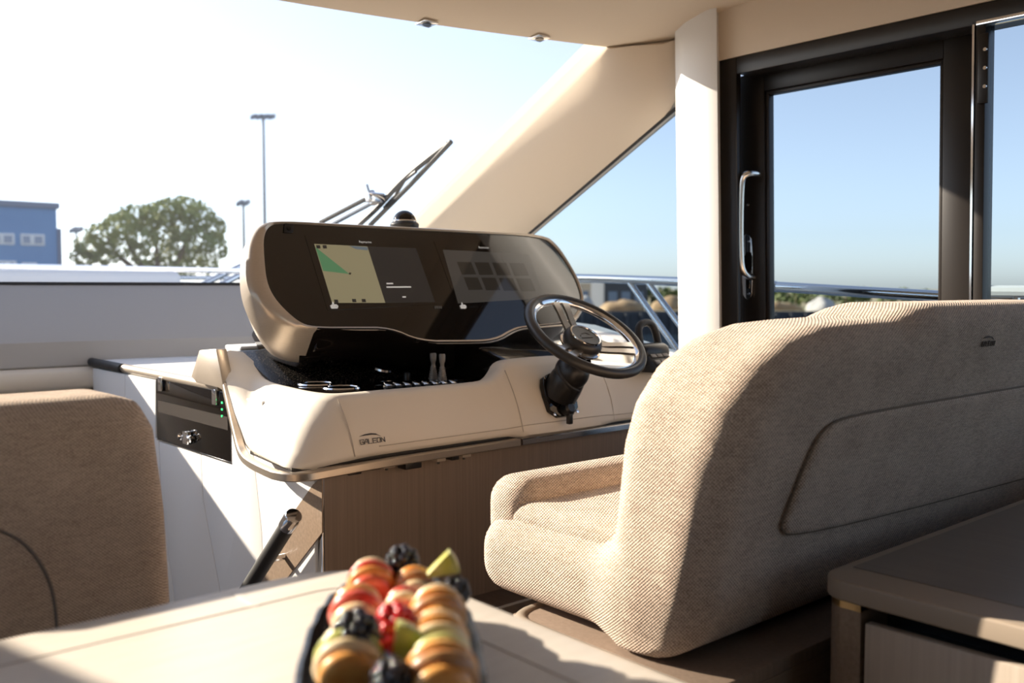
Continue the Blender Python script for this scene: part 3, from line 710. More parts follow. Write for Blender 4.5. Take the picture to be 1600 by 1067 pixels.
for a, b in ((-.048, -.062), (.048, -.062), (-.048, .055), (.048, .055)):
    mk('bolt', lathe([(.005, 0), (.005, .003), (0, .004)], BP + A((a, 0, 0)) + b * A((0, .36, .93)) + FNf * .022, FNf, 10), 'steel', sw)
c0 = BP + FNf * .015; c1 = HC - WN * .022
mid_b = c0 * .55 + c1 * .45 + FNf * .018
mk('boot', ellipsoid(mid_b, (.052, .056, .056), 24, 16), 'black', sw, sharp=80)
path = [c0, c0 * .7 + c1 * .3 + FNf * .012, c0 * .4 + c1 * .6 + FNf * .006, c1 * .85 + c0 * .15, c1]
mk('column', tube(chaikin(path, 2, False), [.056, .056, .055, .054, .050, .046, .042, .038, .036, .034, .034, .036, .036, .036][:len(chaikin(path, 2, False))] + [.036] * max(0, len(chaikin(path, 2, False)) - 14), 24), 'black', sw, sharp=60)
cm = c0 * .55 + c1 * .45 + FNf * .01
mk('column_collar', lathe([(.053, -.006), (.0565, -.003), (.0565, .003), (.053, .006)], c0 * .62 + c1 * .38 + FNf * .016, FNf * .6 + WN * .4 + A((.25, 0, 0)), 32, True), 'rubber', sw)
lv = BP - A((0, .36, .93)) * .052 + FNf * .03
mk('tilt_lever', join(lathe([(.020, -.012), (.020, .016), (.014, .022), (0, .022)], lv, FNf, 16), box(lv + A((-.008, -.02, -.045)), lv + A((.008, -.004, .0)), .003)), 'black', sw)

# throttle control
tp = on_z(1028, 581, -.286)
th = thing('throttle_control', tp, 'black throttle lever with button pad on the console beside the side window', 'throttle')
mk('base_box', prism([tp + A(q) for q in ((-.055, -.045, 0), (-.055, -.045, .018), (-.055, .015, .075), (-.055, .055, .075), (-.055, .07, 0))], (.11, 0, 0), .006), 'black', th)
nb = A((0, -.057, .060)); nb = A((0, -.69, .72))
for r in range(2):
    for c_ in range(3):
        q = tp + A((-.045 + c_ * .031, -.045 + .012 + r * .022, .018 + .0115 + r * .021)) 
        u1 = A((.026, 0, 0)); u2 = A((0, .0125, .012))
        mk('button', prism([q, q + u1, q + u1 + u2, q + u2], nb * .004, .001), mat_joy, th)
arch = [tp + A(q) for q in ((-.045, .03, .06), (-.047, .045, .115), (-.040, .055, .150), (-.018, .058, .166), (.018, .058, .168), (.042, .055, .150), (.047, .045, .115), (.045, .03, .06))]
mk('lever', tube(chaikin(arch, 2, False), .013, 12), 'rubber', th, sharp=60)
mk('lever_hub', lathe([(.03, -.06), (.034, -.05), (.034, .05), (.03, .06)], tp + A((0, .03, .065)), (1, 0, 0), 24), 'black', th)

# ------------------------------------------------------------------ side cabinet forward of the helm
XF = 1.20
sc = thing('side_cabinet', (1.9, 3.2, -.905), 'white leather panelled side cabinet with black glass door beside the stairs', 'cabinet')
mk('carcass', join(box((XF + .014, 2.16, -1.8), (2.68, 2.80, -.47)), box((XF + .014, 2.80, -1.8), (2.50, 3.90, -.30))), 'seamw', sc)
mk('worktop', box((XF + .03, 2.76, -.30), (2.50, 3.94, -.288), .003), 'white', sc)
mk('edge_bumper', tube([(XF + .012, 2.74, -.302), (XF + .012, 3.94, -.297)], .016, 12), 'bronze', sc, mats=['bronze'])
mk('edge_bumper', tube([(XF + .006, 3.60, -.2985), (XF + .006, 3.96, -.296)], .0175, 12), 'rubber', sc)  # dark length laid over the bumper for its shaded forward end
Zb = -1.75
def yz(px, py):
    p = on_x(px, py, XF); return (p[1], p[2])
S_ = {1: [yz(195, 583), yz(195, 760), yz(196, 930)], 2: [yz(248, 683), yz(252, 790), yz(272, 935)], 3: [yz(314, 706), yz(317, 780), yz(345, 930)], 4: [yz(396, 735), yz(409, 830), yz(412, 920)]}
for k in S_:
    y0, z0 = S_[k][-1]; y1, z1 = S_[k][-2]; S_[k].append((y0 + (y0 - y1) / (z0 - z1) * (-1.2 - z0) * .4, -1.75))
gq = yz(243, 588); gl = yz(243, 685); gr = yz(362, 725)
g = .0022
def cpanel(poly, m='white', name='panel', thick=.014, inset=True): return mk(name, prism([(XF, y, z) for y, z in poly], (thick, 0, 0), .0025), m, sc)
def shift(line, dy): return [(y + dy, z) for y, z in line]
top = -.318
cpanel([(3.93, top), (S_[1][0][0] + g, top)] + shift(S_[1][1:], g) + [(3.93, Zb)])
cpanel([(S_[1][0][0] - g, top), (gq[0] + g, top), (gl[0] + g, gl[1] - .0), (S_[2][0][0] + g, gl[1] - .004)] + shift(S_[2][1:], g) + shift(S_[1][1:], -g)[::-1])
cpanel([(S_[2][0][0] - g, gl[1] - .006), (S_[3][0][0] + g, gl[1] - .006)] + shift(S_[3][1:], g) + shift(S_[2][1:], -g)[::-1])
cpanel([(S_[3][0][0] - g, gl[1] - .006), (gr[0] - g, gl[1] - .006), (gr[0] - g, top), (2.45, top), (2.45, -.47), (S_[4][0][0] + g, -.47)] + shift(S_[4][1:], g) + shift(S_[3][1:], -g)[::-1])
cpanel([(S_[4][0][0] - g, -.47), (2.16, -.47), (2.16, Zb)] + shift(S_[4][1:], -g)[::-1])
gd = cpanel([(gq[0], top + .006), (gr[0], top + .006), (gr[0], gl[1]), (gq[0], gl[1])], 'blackgloss', 'glass_door', .012)
mk('door_frame', join(box((XF - .001, gr[0], gl[1] - .003), (XF + .01, gq[0], gl[1])), box((XF - .001, gr[0] - .003, gl[1] - .003), (XF + .01, gr[0], top))), 'steel', gd)
M_['glassgrey'] = mat('reflection_grey', (.055, .048, .043), .12)
mk('reflection_band', box((XF - .0015, gr[0] + .02, -.425), (XF, gq[0] - .02, -.385)), 'glassgrey', gd)  # lighter strip painted on the door glass as a reflection
for px, py in ((253, 599), (338, 619)):
    p = on_x(px, py, XF); mk('hinge', box(p + A((-.010, -.014, -.026)), p + A((.0, .014, .022)), .003), 'chrome', gd)
M_['led'] = mat('green_led', (.02, .2, .05), .4, emit=((.05, .9, .25), 1.6))
for py in (629, 639.5, 650): 
    p = on_x(347.5, py, XF); mk('led', box(p + A((-.003, -.003, -.003)), p + A((0, .003, .003))), 'led', gd)
p = on_x(297, 683, XF)
lt = mk('latch', box(p + A((-.020, -.017, -.021)), p + A((0, .017, .021)), .004), 'chrome', gd)
mk('latch_knob', join(lathe([(.005, -.045), (.011, -.043), (.012, -.036), (.006, -.033), (.006, .033), (.012, .036), (.011, .043), (.005, .045)], p + A((-.014, 0, 0)), (0, 1, 0), 14)), 'chrome', lt)
# diagonal veneer strip on the cabinet side
mk('veneer_strip', prism([on_x(a, b, XF - .004) for a, b in ((489, 757), (503, 745), (503, 832), (437, 918), (375, 918))], (.004, 0, 0)), 'woodh', sc)

# stair handrail
hA = on_x(459, 806, XF - .06); hB = on_x(386, 922, XF - .06); dv = (hB - hA) / np.linalg.norm(hB - hA); hB2 = hA + dv * .62
hr = thing('handrail', hB2, 'black sloping handrail with polished metal cap fixed beside the stairs', 'handrail')
mk('grip', tube([hA + dv * .045, hB2], .0215, 18), 'rubber', hr)
mk('end_cap', lathe([(.0, -.002), (.021, -.002), (.0235, .002), (.0235, .048), (.0215, .05)], hA, dv, 24), 'chrome', hr)
for s_ in (.22, .52):
    q = hA + dv * s_; mk('bracket', tube([q, q + A((.058, 0, 0))], .009, 10), 'steel', hr)

# ------------------------------------------------------------------ helm bench
hbn = thing('helm_bench', (1.95, 1.2, -.63), 'double helm bench in beige woven fabric with a curved high back', 'bench')
bp_ = [(1.215, -.63), (1.205, -.45), (1.212, -.27), (1.235, -.19), (1.29, -.125), (1.37, -.085), (1.47, -.065), (1.58, -.060), (1.72, -.058), (1.79, -.040), (1.86, -.030), (2.60, -.030), (2.67, -.08), (2.68, -.63)]
def f_shell(X, Y, Z):
    ya_ = .957 - .225 * (Z + .60); yf_ = 1.165 - .09 * (Z + .60)
    back = sd_ext(sd_poly(X, Z, bp_), Y - (ya_ + yf_) / 2, (yf_ - ya_) / 2, .072) * .95
    lip = sd_box(X, Y, Z, (1.205, 1.02, -.625), (2.68, 1.515, -.465), .065)
    return smin(back, lip, .05)
mk('shell', nets(f_shell, (1.15, .74, -.68), (2.74, 1.57, .02), .0125), 'fabric', hbn, sharp=180)
mk('seat_cushion', nets(lambda X, Y, Z: sd_box(X, Y, Z, (1.245, 1.10, -.53), (1.57, 1.46, -.432), .035), (1.2, 1.06, -.57), (1.62, 1.50, -.39), .009), 'fabric', hbn, sharp=180)
mk('seat_cushion', nets(lambda X, Y, Z: sd_box(X, Y, Z, (1.575, 1.10, -.53), (2.64, 1.46, -.432), .035), (1.53, 1.06, -.57), (2.68, 1.50, -.39), .012), 'fabric', hbn, sharp=180)
mk('front_bolster', nets(lambda X, Y, Z: sd_box(X, Y, Z, (1.24, 1.40, -.545), (2.66, 1.53, -.388), .055), (1.2, 1.36, -.58), (2.70, 1.58, -.35), .0115), 'fabric', hbn, sharp=180)
BN = (0, 1, .225); BD = .957 - .225 * .60                # reclined rear face of the backrest
pn = [on(a, b, BN, BD) for a, b in ((1216, 826), (1222, 806), (1262, 705), (1284, 670), (1310, 654), (1400, 636), (1600, 603), (1640, 597), (1640, 735), (1600, 746), (1400, 799), (1232, 838))]
pn2 = [(p[0], p[2]) for p in chaikin(pn, 2)]
def f_pan(X, Y, Z): return sd_ext(sd_poly(X, Z, pn2), Y - (BD - .225 * Z), .0125, .009) * .95
pc = A(pn); mk('inset_panel', nets(f_pan, (pc[:, 0].min() - .03, pc[:, 1].min() - .03, pc[:, 2].min() - .03), (pc[:, 0].max() + .03, pc[:, 1].max() + .03, pc[:, 2].max() + .03), .006), 'fabric', hbn, sharp=180)
seam3 = chaikin([A((p[0], p[1] - .004, p[2])) for p in pn], 2)
mk('panel_seam', tube(seam3, .0024, 6, True), 'seamf', hbn)
galeon(hbn, on(1531, 541, BN, BD) + A((0, -.002, 0)), EX, A((0, -.22, .9755)), A((0, -.9755, -.22)), .064, 'logof', .0025)

# bench base: veneered box with rounded edge moulding
bb = thing('bench_base', (1.95, 1.1, -.905), 'veneered base box with rounded bronze moulding under the helm bench', 'bench base')
mk('box', box((1.195, .90, -.905), (2.68, 1.37, -.665)), 'woodh', bb)
mk('top', box((1.20, .90, -.666), (2.68, 1.38, -.640), .004), 'wood', bb)
m0 = on_z(788, 962, -.64); 
mk('edge_moulding', tube(chaikin([(1.60, 1.385, -.652), (1.26, 1.385, -.652), (1.195, 1.36, -.652), (1.185, 1.30, -.652), (1.185, .895, -.652)], 2, False), .017, 12), 'bronze', bb, sharp=60)

# sideboard behind the bench
sd = thing('sideboard', (2.1, .3, -1.1), 'low dark sideboard with rounded worktop and pale drawer front behind the bench', 'sideboard')
z0 = -.477; xf = 1.40; ya = .838
rc = .05
outl = [(2.70, -1.2), (xf, -1.2), (xf, ya - rc)] + [(xf + rc - rc * math.cos(a), ya - rc + rc * math.sin(a)) for a in np.linspace(.2, math.pi / 2, 6)] + [(2.70, ya)]
M_['tops'] = mat('smoked_laminate', (.15, .125, .105), .3, vary=((70, 6, 70), .3, (.19, .16, .135)))
M_['topedge'] = mat('taupe_edge', (.33, .265, .205), .38)
mk('worktop', prism([(x, y, z0 - .034) for x, y in outl], (0, 0, .034), .012, 4), 'topedge', sd, sharp=50)
mk('worktop_inlay', box((xf + .085, -1.15, z0 - .002), (2.69, ya - .02, z0 + .0012)), 'tops', sd)
pst = [(xf + .012, ya - .075), (xf + .012, ya - .04)] + [(xf + .05 - .038 * math.cos(a), ya - .045 + .038 * math.sin(a)) for a in np.linspace(.3, math.pi / 2, 5)] + [(xf + .12, ya - .007), (xf + .12, ya - .075)]
mk('corner_post', prism([(x, y, -1.1) for x, y in pst], (0, 0, 1.1 + z0 - .036), .0), 'woodh', sd, sharp=50)
mk('brass_collar', prism([(x - .001, y, z0 - .048) for x, y in pst], (0, 0, .012)), mat('brass', (.55, .38, .18), .3, 1.), sd)
mk('carcass', box((xf + .10, -1.18, -1.1), (2.69, ya - .05, z0 - .036)), 'black', sd)
M_['drawer'] = mat('pale_veneer', (.40, .33, .27), .4, vary=((120, 120, 3), .25, (.48, .41, .34)))
mk('drawer_front', box((xf + .012, .28, -.80), (xf + .032, ya - .082, -.540), .003), 'drawer', sd)
mk('drawer_front', box((xf + .012, -.40, -.80), (xf + .032, .275, -.540), .003), 'drawer', sd)
mk('drawer_side', box((xf + .03, -.4, -.80), (xf + .10, ya - .10, -.56)), 'black', sd)

# companion chair
ch = thing('companion_chair', (.30, 1.75, -1.1), 'brown woven upholstered chair with tall rounded back behind the table', 'chair')
cp_ = [(.02, -.70), (.00, -.30), (.03, -.195), (.10, -.167), (.49, -.167), (.535, -.180), (.560, -.225), (.575, -.36), (.585, -.60), (.585, -.75), (.02, -.75)]
mk('backrest', nets(lambda X, Y, Z: sd_ext(sd_poly(X, Z, cp_), Y - 1.595, .097, .045), (-.06, 1.46, -.80), (.64, 1.74, -.12), .0095), 'fabric2', ch, sharp=180)
mk('seat', nets(lambda X, Y, Z: sd_box(X, Y, Z, (.02, 1.56, -.78), (.58, 2.08, -.62), .05), (-.03, 1.5, -.83), (.64, 2.14, -.57), .014), 'fabric2', ch, sharp=180)
sm = [on_y(a, b, 1.499) for a, b in ((-60, 815), (-30, 820), (0, 828), (35, 845), (65, 880), (84, 925), (90, 985), (90, 1040))]
mk('back_seam', tube(chaikin(sm, 2, False), .003, 6), 'seam', ch)
mk('pedestal', lathe([(.20, 0), (.20, .015), (.05, .03), (.045, .33), (.12, .345)], (.30, 1.80, -1.1), (0, 0, 1), 28), 'steel', ch)

# ------------------------------------------------------------------ dining table
ZT = -.38
tb = thing('dining_table', (.1, .6, -1.1), 'pale oak dining table with rounded corner and pale inlay lines', 'table')
def rrect(x0, x1, y0, y1, r, n=8):
    P = []
    for cx, cyy, a0 in ((x1 - r, y1 - r, 0), (x0 + r, y1 - r, 90), (x0 + r, y0 + r, 180), (x1 - r, y0 + r, 270)):
        P += [(cx + r * math.cos(math.radians(a0 + k * 90 / n)), cyy + r * math.sin(math.radians(a0 + k * 90 / n))) for k in range(n + 1)]
    return P
tx0, tx1, ty0, ty1 = -.62, .715, -.05, 1.125
mk('tabletop', prism([(x, y, ZT - .035) for x, y in rrect(tx0, tx1, ty0, ty1, .14)], (0, 0, .035), .008, 3), 'oak', tb, sharp=50)
M_['inlay'] = mat('pale_inlay', (.70, .65, .58), .4)
M_['inlayd'] = mat('table_joint', (.33, .28, .235), .5)
ins = rrect(tx0 + .085, tx1 - .085, ty0 + .085, ty1 - .085, .05, 4)
mk('inlay_line', tube([(x, y, ZT - .0008) for x, y in ins], .0016, 4, True), 'inlayd', tb)
i0 = on_z(366, 926, ZT); i1 = on_z(402, 947, ZT); dd = i1 - i0; dd /= np.linalg.norm(dd); ss = A((-dd[1], dd[0], 0)) * .004
mk('inlay_mitre', prism([i0 - ss, i1 - ss, i1 + ss, i0 + ss], (0, 0, .0006)), 'inlay', tb)
mk('table_leg', lathe([(.24, 0), (.24, .02), (.06, .05), (.06, .62), (.16, .685)], (.05, .5, -1.1), (0, 0, 1), 32), 'steel', tb)

# serving dish with fruit and pastries
DA = A((.444, .660, 0)); DB = A((.637, .944, 0)); ax = DB - DA; ax /= np.linalg.norm(ax); px_ = A((ax[1], -ax[0], 0))
DC = A((.475, .715, 0))                        # centre of the dish
Ld, Wd = .245, .083
def dpt(u, v, z): return DC + ax * u + px_ * v + A((0, 0, z))
dish = thing('serving_dish', (DC[0], DC[1], ZT), 'long black oval serving dish on the pale table', 'dish')
def dring(sl, sw_, z, wob=0.): return [dpt(Ld * sl * math.copysign(abs(math.cos(a)) ** .8, math.cos(a)), Wd * sw_ * math.copysign(abs(math.sin(a)) ** .8, math.sin(a)), ZT + z + wob * math.sin(a * 26)) for a in np.linspace(0, 2 * math.pi, 104, endpoint=False)]
M_['dish'] = mat('black_textured_ceramic', (.010, .010, .010), .3, bump=((90,) * 3, .5, .004))
mk('bowl', loft([dring(.78, .70, .001), dring(.90, .86, .006), dring(.98, .97, .030), dring(1.0, 1.0, .046, .002), dring(.97, .94, .048, .002), dring(.93, .90, .030), dring(.80, .74, .012)], (True, True)), 'dish', dish, sharp=70)
# food materials
def food(name, c1, c2, rough=.35): return mat(name, c1, rough, vary=((55,) * 3, .12, c2), coat=.4)
M_['cream'] = food('pale_dough', (.72, .52, .28), (.82, .66, .42)); M_['orange'] = food('glazed_orange', (.70, .26, .05), (.80, .42, .12))
M_['redf'] = food('red_fruit', (.62, .05, .03), (.75, .18, .10)); M_['brownf'] = food('baked_brown', (.36, .15, .05), (.55, .28, .11))
M_['greenf'] = food('kiwi_green', (.35, .38, .06), (.55, .52, .18)); M_['lime'] = food('lime_flesh', (.50, .48, .05), (.62, .58, .16))
M_['berry'] = mat('blackberry_black', (.012, .010, .016), .08, 0, .8); M_['rasp'] = mat('raspberry_red', (.60, .012, .015), .25, coat=.5)
def fz(px, py, h): return on_z(px, py, ZT + h)
def pastry(px, py, h, r, bands, label, tilt=0., ln=1.5):
    """ridged stack of slices leaning along the dish: each band its own slice"""
    c = fz(px, py, h); o = thing('fruit_pastry', c + A((0, 0, -r)), label, 'pastry', 'fruit pastries on the dish')
    n = len(bands); d = ax * math.cos(tilt) + px_ * math.sin(tilt) + A((0, 0, .35)); d /= np.linalg.norm(d)
    for i, m in enumerate(bands):
        s = (i - (n - 1) / 2) / n; rr = r * math.sqrt(max(1 - (1.5 * s) ** 2, .3)); w_ = r * ln / n
        mk('slice', lathe([(rr * .55, -w_ * .62), (rr * .85, -w_ * .5), (rr * 1.0, -w_ * .1), (rr * .97, w_ * .25), (rr * .8, w_ * .52), (rr * .45, w_ * .66)], c + d * s * r * ln * 1.05, d, 20), m, o, sharp=80)
def berry(px, py, h, r, m, name, label, cat, grp, seed=1):
    c = fz(px, py, h); rnd = random.Random(seed); P = []
    for k in range(34):
        z = 1 - 2 * (k + .5) / 34; a = k * 2.39996; q = math.sqrt(1 - z * z)
        P.append(ellipsoid(c + A((q * math.cos(a), q * math.sin(a), z * 1.1)) * r * .74, (r * .30,) * 3, 8, 6))
    P.append(ellipsoid(c, (r * .78,) * 3, 10, 8))
    mk(name, join(*P), m, None, label, cat, grp, sharp=80)
def wedge(px, py, h, r, label, rot, span=(.25, 1.75)):
    c = fz(px, py, h); o = thing('lime_wedge', c + A((0, 0, -.01)), label, 'lime wedge', 'lime wedges on the dish')
    a0 = rot; e1 = px_ * math.cos(a0) + A((0, 0, 1)) * math.sin(a0); e2 = -px_ * math.sin(a0) + A((0, 0, 1)) * math.cos(a0)
    arc = [c + r * (math.cos(t) * e1 + math.sin(t) * e2) for t in np.linspace(span[0], span[1], 9)]
    mk('flesh', prism([c] + arc, ax * .014, .002), 'lime', o); arc2 = [c + (p - c) * 1.10 for p in arc]
    mk('rind', prism(arc + arc2[::-1], ax * .014, .001), 'greenf', o)
pastry(580, 912, .072, .026, ['redf', 'orange', 'redf', 'cream'], 'red and orange glazed pastry at the far tip of the dish beside the blackberry')
pastry(558, 960, .072, .027, ['cream', 'redf', 'orange'], 'cream and red banded pastry behind the large blackberry')
pastry(545, 1035, .070, .030, ['orange', 'cream', 'greenf', 'cream'], 'cream pastry with green slice in front of the large blackberry')
pastry(648, 922, .066, .024, ['cream', 'brownf', 'orange'], 'brown baked pastry under the upright lime wedge')
pastry(632, 952, .066, .021, ['redf', 'cream', 'redf'], 'red and cream slice stack directly behind the raspberry')
pastry(684, 962, .074, .028, ['orange', 'brownf', 'orange', 'cream'], 'large orange glazed pastry beside the raspberry')
pastry(684, 1008, .070, .029, ['greenf', 'cream', 'orange', 'cream'], 'orange and cream pastry topped with a kiwi slice')
pastry(690, 1056, .070, .031, ['orange', 'brownf', 'orange', 'greenf'], 'orange pastry beside the lime wedge lying in the dish')
berry(629, 880, .085, .019, 'berry', 'blackberry', 'blackberry perched at the far tip of the dish', 'blackberry', 'blackberries on the dish', 1)
berry(557, 992, .090, .021, 'berry', 'blackberry', 'large blackberry on top of the cream and red pastries', 'blackberry', 'blackberries on the dish', 2)
berry(712, 925, .068, .016, 'berry', 'blackberry', 'blackberry against the dish rim behind the large orange pastry', 'blackberry', 'blackberries on the dish', 3)
berry(612, 1064, .072, .018, 'berry', 'blackberry', 'blackberry beside the lime wedge lying in the dish', 'blackberry', 'blackberries on the dish', 4)
berry(617, 980, .082, .021, 'rasp', 'raspberry', 'bright red raspberry in the middle of the dish', 'raspberry', None, 5)
wedge(660, 905, .080, .036, 'pale lime wedge standing upright at the far end of the dish', 0., (.12, .78))
wedge(612, 1040, .066, .032, 'lime wedge lying below the raspberry in the dish', -.3)

# ------------------------------------------------------------------ OUTSIDE: boat
fd = thing('foredeck', (XC, 6.5, -.6), 'white moulded foredeck with raised sun pad in front of the windscreen', 'deck')
def deck_w(y): return 2.05 * max(0.02, 1 - ((y - 4.4) / 7.0) ** 2) ** .6 if y > 4.4 else 2.05
ysd = np.linspace(4.70, 11.2, 20)
mk('deck', loft([[(XC - deck_w(y), y, -.42), (XC - deck_w(y) * .96, y, -.36), (XC + deck_w(y) * .96, y, -.36), (XC + deck_w(y), y, -.42), (XC + deck_w(y), y, -1.6), (XC - deck_w(y), y, -1.6)] for y in ysd], (True, True)), 'gel', fd)
mk('coachroof', loft([[(XC - 1.62 + q, y, -.36), (XC - 1.55 + q, y, zt - .06), (XC - 1.42 + q, y, zt), (XC + 1.42 - q, y, zt), (XC + 1.55 - q, y, zt - .06), (XC + 1.62 - q, y, -.36)]
      for y, zt, q in ((4.70, -.10, 0), (5.0, -.06, 0), (5.8, -.03, .03), (6.6, -.02, .08), (7.4, -.06, .15))], (True, True)), 'gel', fd)
mk('sun_pad', box((-.65, 5.75, -.03), (2.30, 7.3, .105), .045, 4), 'gel', fd, sharp=60)
hs_ = thing('side_deck', (3.1, 0, -1.9), 'white side deck and hull edge outside the side door', 'deck')
mk('hull_side', loft([[(x, y, -.45), (x + .05, y, -.45), (x + .02, y, -1.9), (x - .05, y, -1.9)] for x, y in [(3.28, -4), (3.28, 2), (3.2, 4.4), (3.12, 4.6)]], (True, True)), 'gel', hs_)
mk('side_deck', loft([[(2.95, y, -.62), (x, y, -.60), (x, y, -.75), (2.95, y, -.75)] for x, y in [(3.28, -4), (3.28, 2), (3.2, 4.3)]], (True, True)), 'hulldeck', hs_)
mk('hull_side', loft([[(x, y, -.45), (x + .05, y, -.45), (x + .02, y, -1.9), (x - .05, y, -1.9)] for x, y in [(3.10, 4.8), (2.9, 6.5), (2.3, 9.0)]], (True, True)), 'gel', fd)

# side rail
rail = thing('side_rail', (3.2, 3, -.6), 'polished steel guard rail along the side deck outside the door', 'railing')
XR = 3.2
rp = [wl_ for wl_ in [on_x(1700, 478, XR), on_x(1470, 463, XR), on_x(1330, 455, XR), on_x(1200, 447, XR), on_x(1068, 440, XR), on_x(980, 437, XR), on_x(900, 434, XR)]]
rp.append(A((3.05, 5.2, .09))); rp.append(A((2.6, 7.4, .15))); rp.append(A((1.6, 9.4, .2)))
mk('top_tube', tube(chaikin(rp, 2, False), .020, 12), 'steel', rail, sharp=60)
for (a, b), (c_, d_) in (((983, 440), (1078, 575)), ((1013, 442), (1090, 545))):
    mk('stanchion', tube([on_x(a, b, XR), on_x(c_, d_, XR - .02)], .0145, 10), 'steel', rail, sharp=60)
for yy in (.6, -.8):
    mk('stanchion', tube([(XR, yy, -.05), (XR, yy - .1, -.61)], .0145, 10), 'steel', rail, sharp=60)
mk('tube_joint', lathe([(.0215, -.012), (.0225, -.008), (.0225, .008), (.0215, .012)], on_x(1211, 447.6, XR), (0, 1, .02), 14), 'chrome', rail)
r2 = thing('aft_rail', (3.2, -.2, -.6), 'pale steel rail fitting seen through the aft side window', 'railing')
mk('tube', tube([on_x(1520, 455, 3.08), on_x(1640, 456, 3.08)], .02, 10), 'gel', r2); mk('post', tube([on_x(1588, 456, 3.08), on_x(1588, 456, 3.08) + A((0, 0, -.615))], .012, 8), 'steel', r2)
# bow rail far left of the pod
br = thing('bow_rail', (2.3, 7.5, -.35), 'polished bow rail with slanting braces ahead of the windscreen', 'railing')
YR = 7.6
mk('top_tube', tube([on_y(262, 434, YR), on_y(400, 434, YR)], .018, 10), 'steel', br, sharp=60)
mk('gate_tube', tube([on_y(302, 452, 6.6), on_y(352, 427, 6.6), on_y(400, 405, 6.6)], .022, 10), 'steel', br, sharp=60)
mk('gate_tube', tube([on_y(325, 456, 6.4), on_y(370, 432, 6.4), on_y(405, 418, 6.4)], .022, 10), 'steel', br, sharp=60)
mk('brace', tube([on_y(280, 442, YR), on_y(400, 446, YR)], .012, 8), 'steel', br, sharp=60)
for px in (270, 345, 395): mk('stanchion', tube([on_y(px, 434, YR), on_y(px - 4, 520, YR)], .012, 8), 'steel', br)

# windscreen wiper, lying on the outside of the glass
def on_ws(px, py, lift):
    q = ray(px, py); lo, hi = 1., 9.
    for _ in range(60):
        t = (lo + hi) / 2; p = q * t
        if p[2] > wz(p[0], p[1]) + .045 + lift: hi = t
        elif p[1] < yh(p[0]) - .5: lo = t
        else: lo = t
    return q * lo
wp_ = thing('windscreen_wiper', on_ws(580, 330, .02), 'dark pantograph wiper resting on the outside of the windscreen', 'wiper')
L1 = .03
M_['mastm'] = mat('galvanised_mast', (.16, .19, .24), .5, .4)
mk('blade', tube([on_ws(578, 352, .018), on_ws(640, 290, .018), on_ws(705, 221, .018)], .010, 6), 'rubber', wp_)
mk('blade_holder', tube(chaikin([on_ws(560, 352, .045), on_ws(590, 325, .05), on_ws(625, 285, .06), on_ws(660, 255, .045), on_ws(700, 225, .03)], 2, False), .012, 8), 'rubber', wp_)
mk('bridge', tube([on_ws(600, 325, .03), on_ws(618, 305, .05), on_ws(632, 282, .05), on_ws(650, 268, .03)], .007, 6), 'rubber', wp_)
mk('arm', tube([on_ws(500, 348, .04), on_ws(575, 309, .05)], .010, 8), 'rubber', wp_)
mk('arm', tube([on_ws(520, 350, .04), on_ws(582, 317, .05)], .009, 8), 'mastm', wp_)
pj = on_ws(583, 312, .05)
mk('pivot_head', join(box(pj + A((-.04, -.03, -.012)), pj + A((.045, .03, .03)), .008), lathe([(.018, -.02), (.02, .0), (.016, .04), (0, .045)], pj, (0, .4, .9), 14), tube([pj + A((-.03, -.02, .02)), pj + A((-.05, -.03, .06))], .006, 6)), 'steel', wp_)

# ------------------------------------------------------------------ OUTSIDE: harbour
ZW, ZG = -2.9, -1.55
M_['water'] = mat('harbour_water', (.03, .05, .075), .06, 0, .5, bump=((1.2, 1.2, 1.2), .35, .08))
mk('water', grid(lambda a, b: VR(a, b, ZW), np.linspace(-150, 59.6, 12), np.linspace(-260, 260, 12)), 'water', None, 'dark blue harbour water between the boat and the quay', 'water', kind='stuff')
M_['ground'] = mat('harbour_ground', (.36, .27, .18), .9, vary=((.15, .15, .15), .15, (.22, .22, .10)))
mk('quay_ground', prism([VR(a, b, ZG - 2) for a, b in ((60.4, -300), (60.4, 300), (900, 900), (900, -900))], (0, 0, 2)), 'ground', None, 'sandy quay ground beyond the harbour water', 'ground', kind='structure')
M_['quay'] = mat('dark_quay_steel', (.035, .037, .045), .7, vary=((.6, .6, 2), .2, (.065, .065, .07)))
qw = thing('quay_wall', VR(60, 20, ZW), 'dark piled quay wall along the harbour water', 'quay')
mk('wall_face', prism([VR(60.0, -200, ZW - 1), VR(60.0, 200, ZW - 1), VR(60.35, 200, ZW - 1), VR(60.35, -200, ZW - 1)], (0, 0, ZG - ZW + 1.08)), 'quay', qw)
pile = lathe([(.16, 0), (.16, 1.9)], (0, 0, ZW - .6), (0, 0, 1), 8)
for i in range(22): mk('pile', (pile[0] + VR(59.85, 3.5 + i * .95, 0), pile[1]), 'quay', qw)

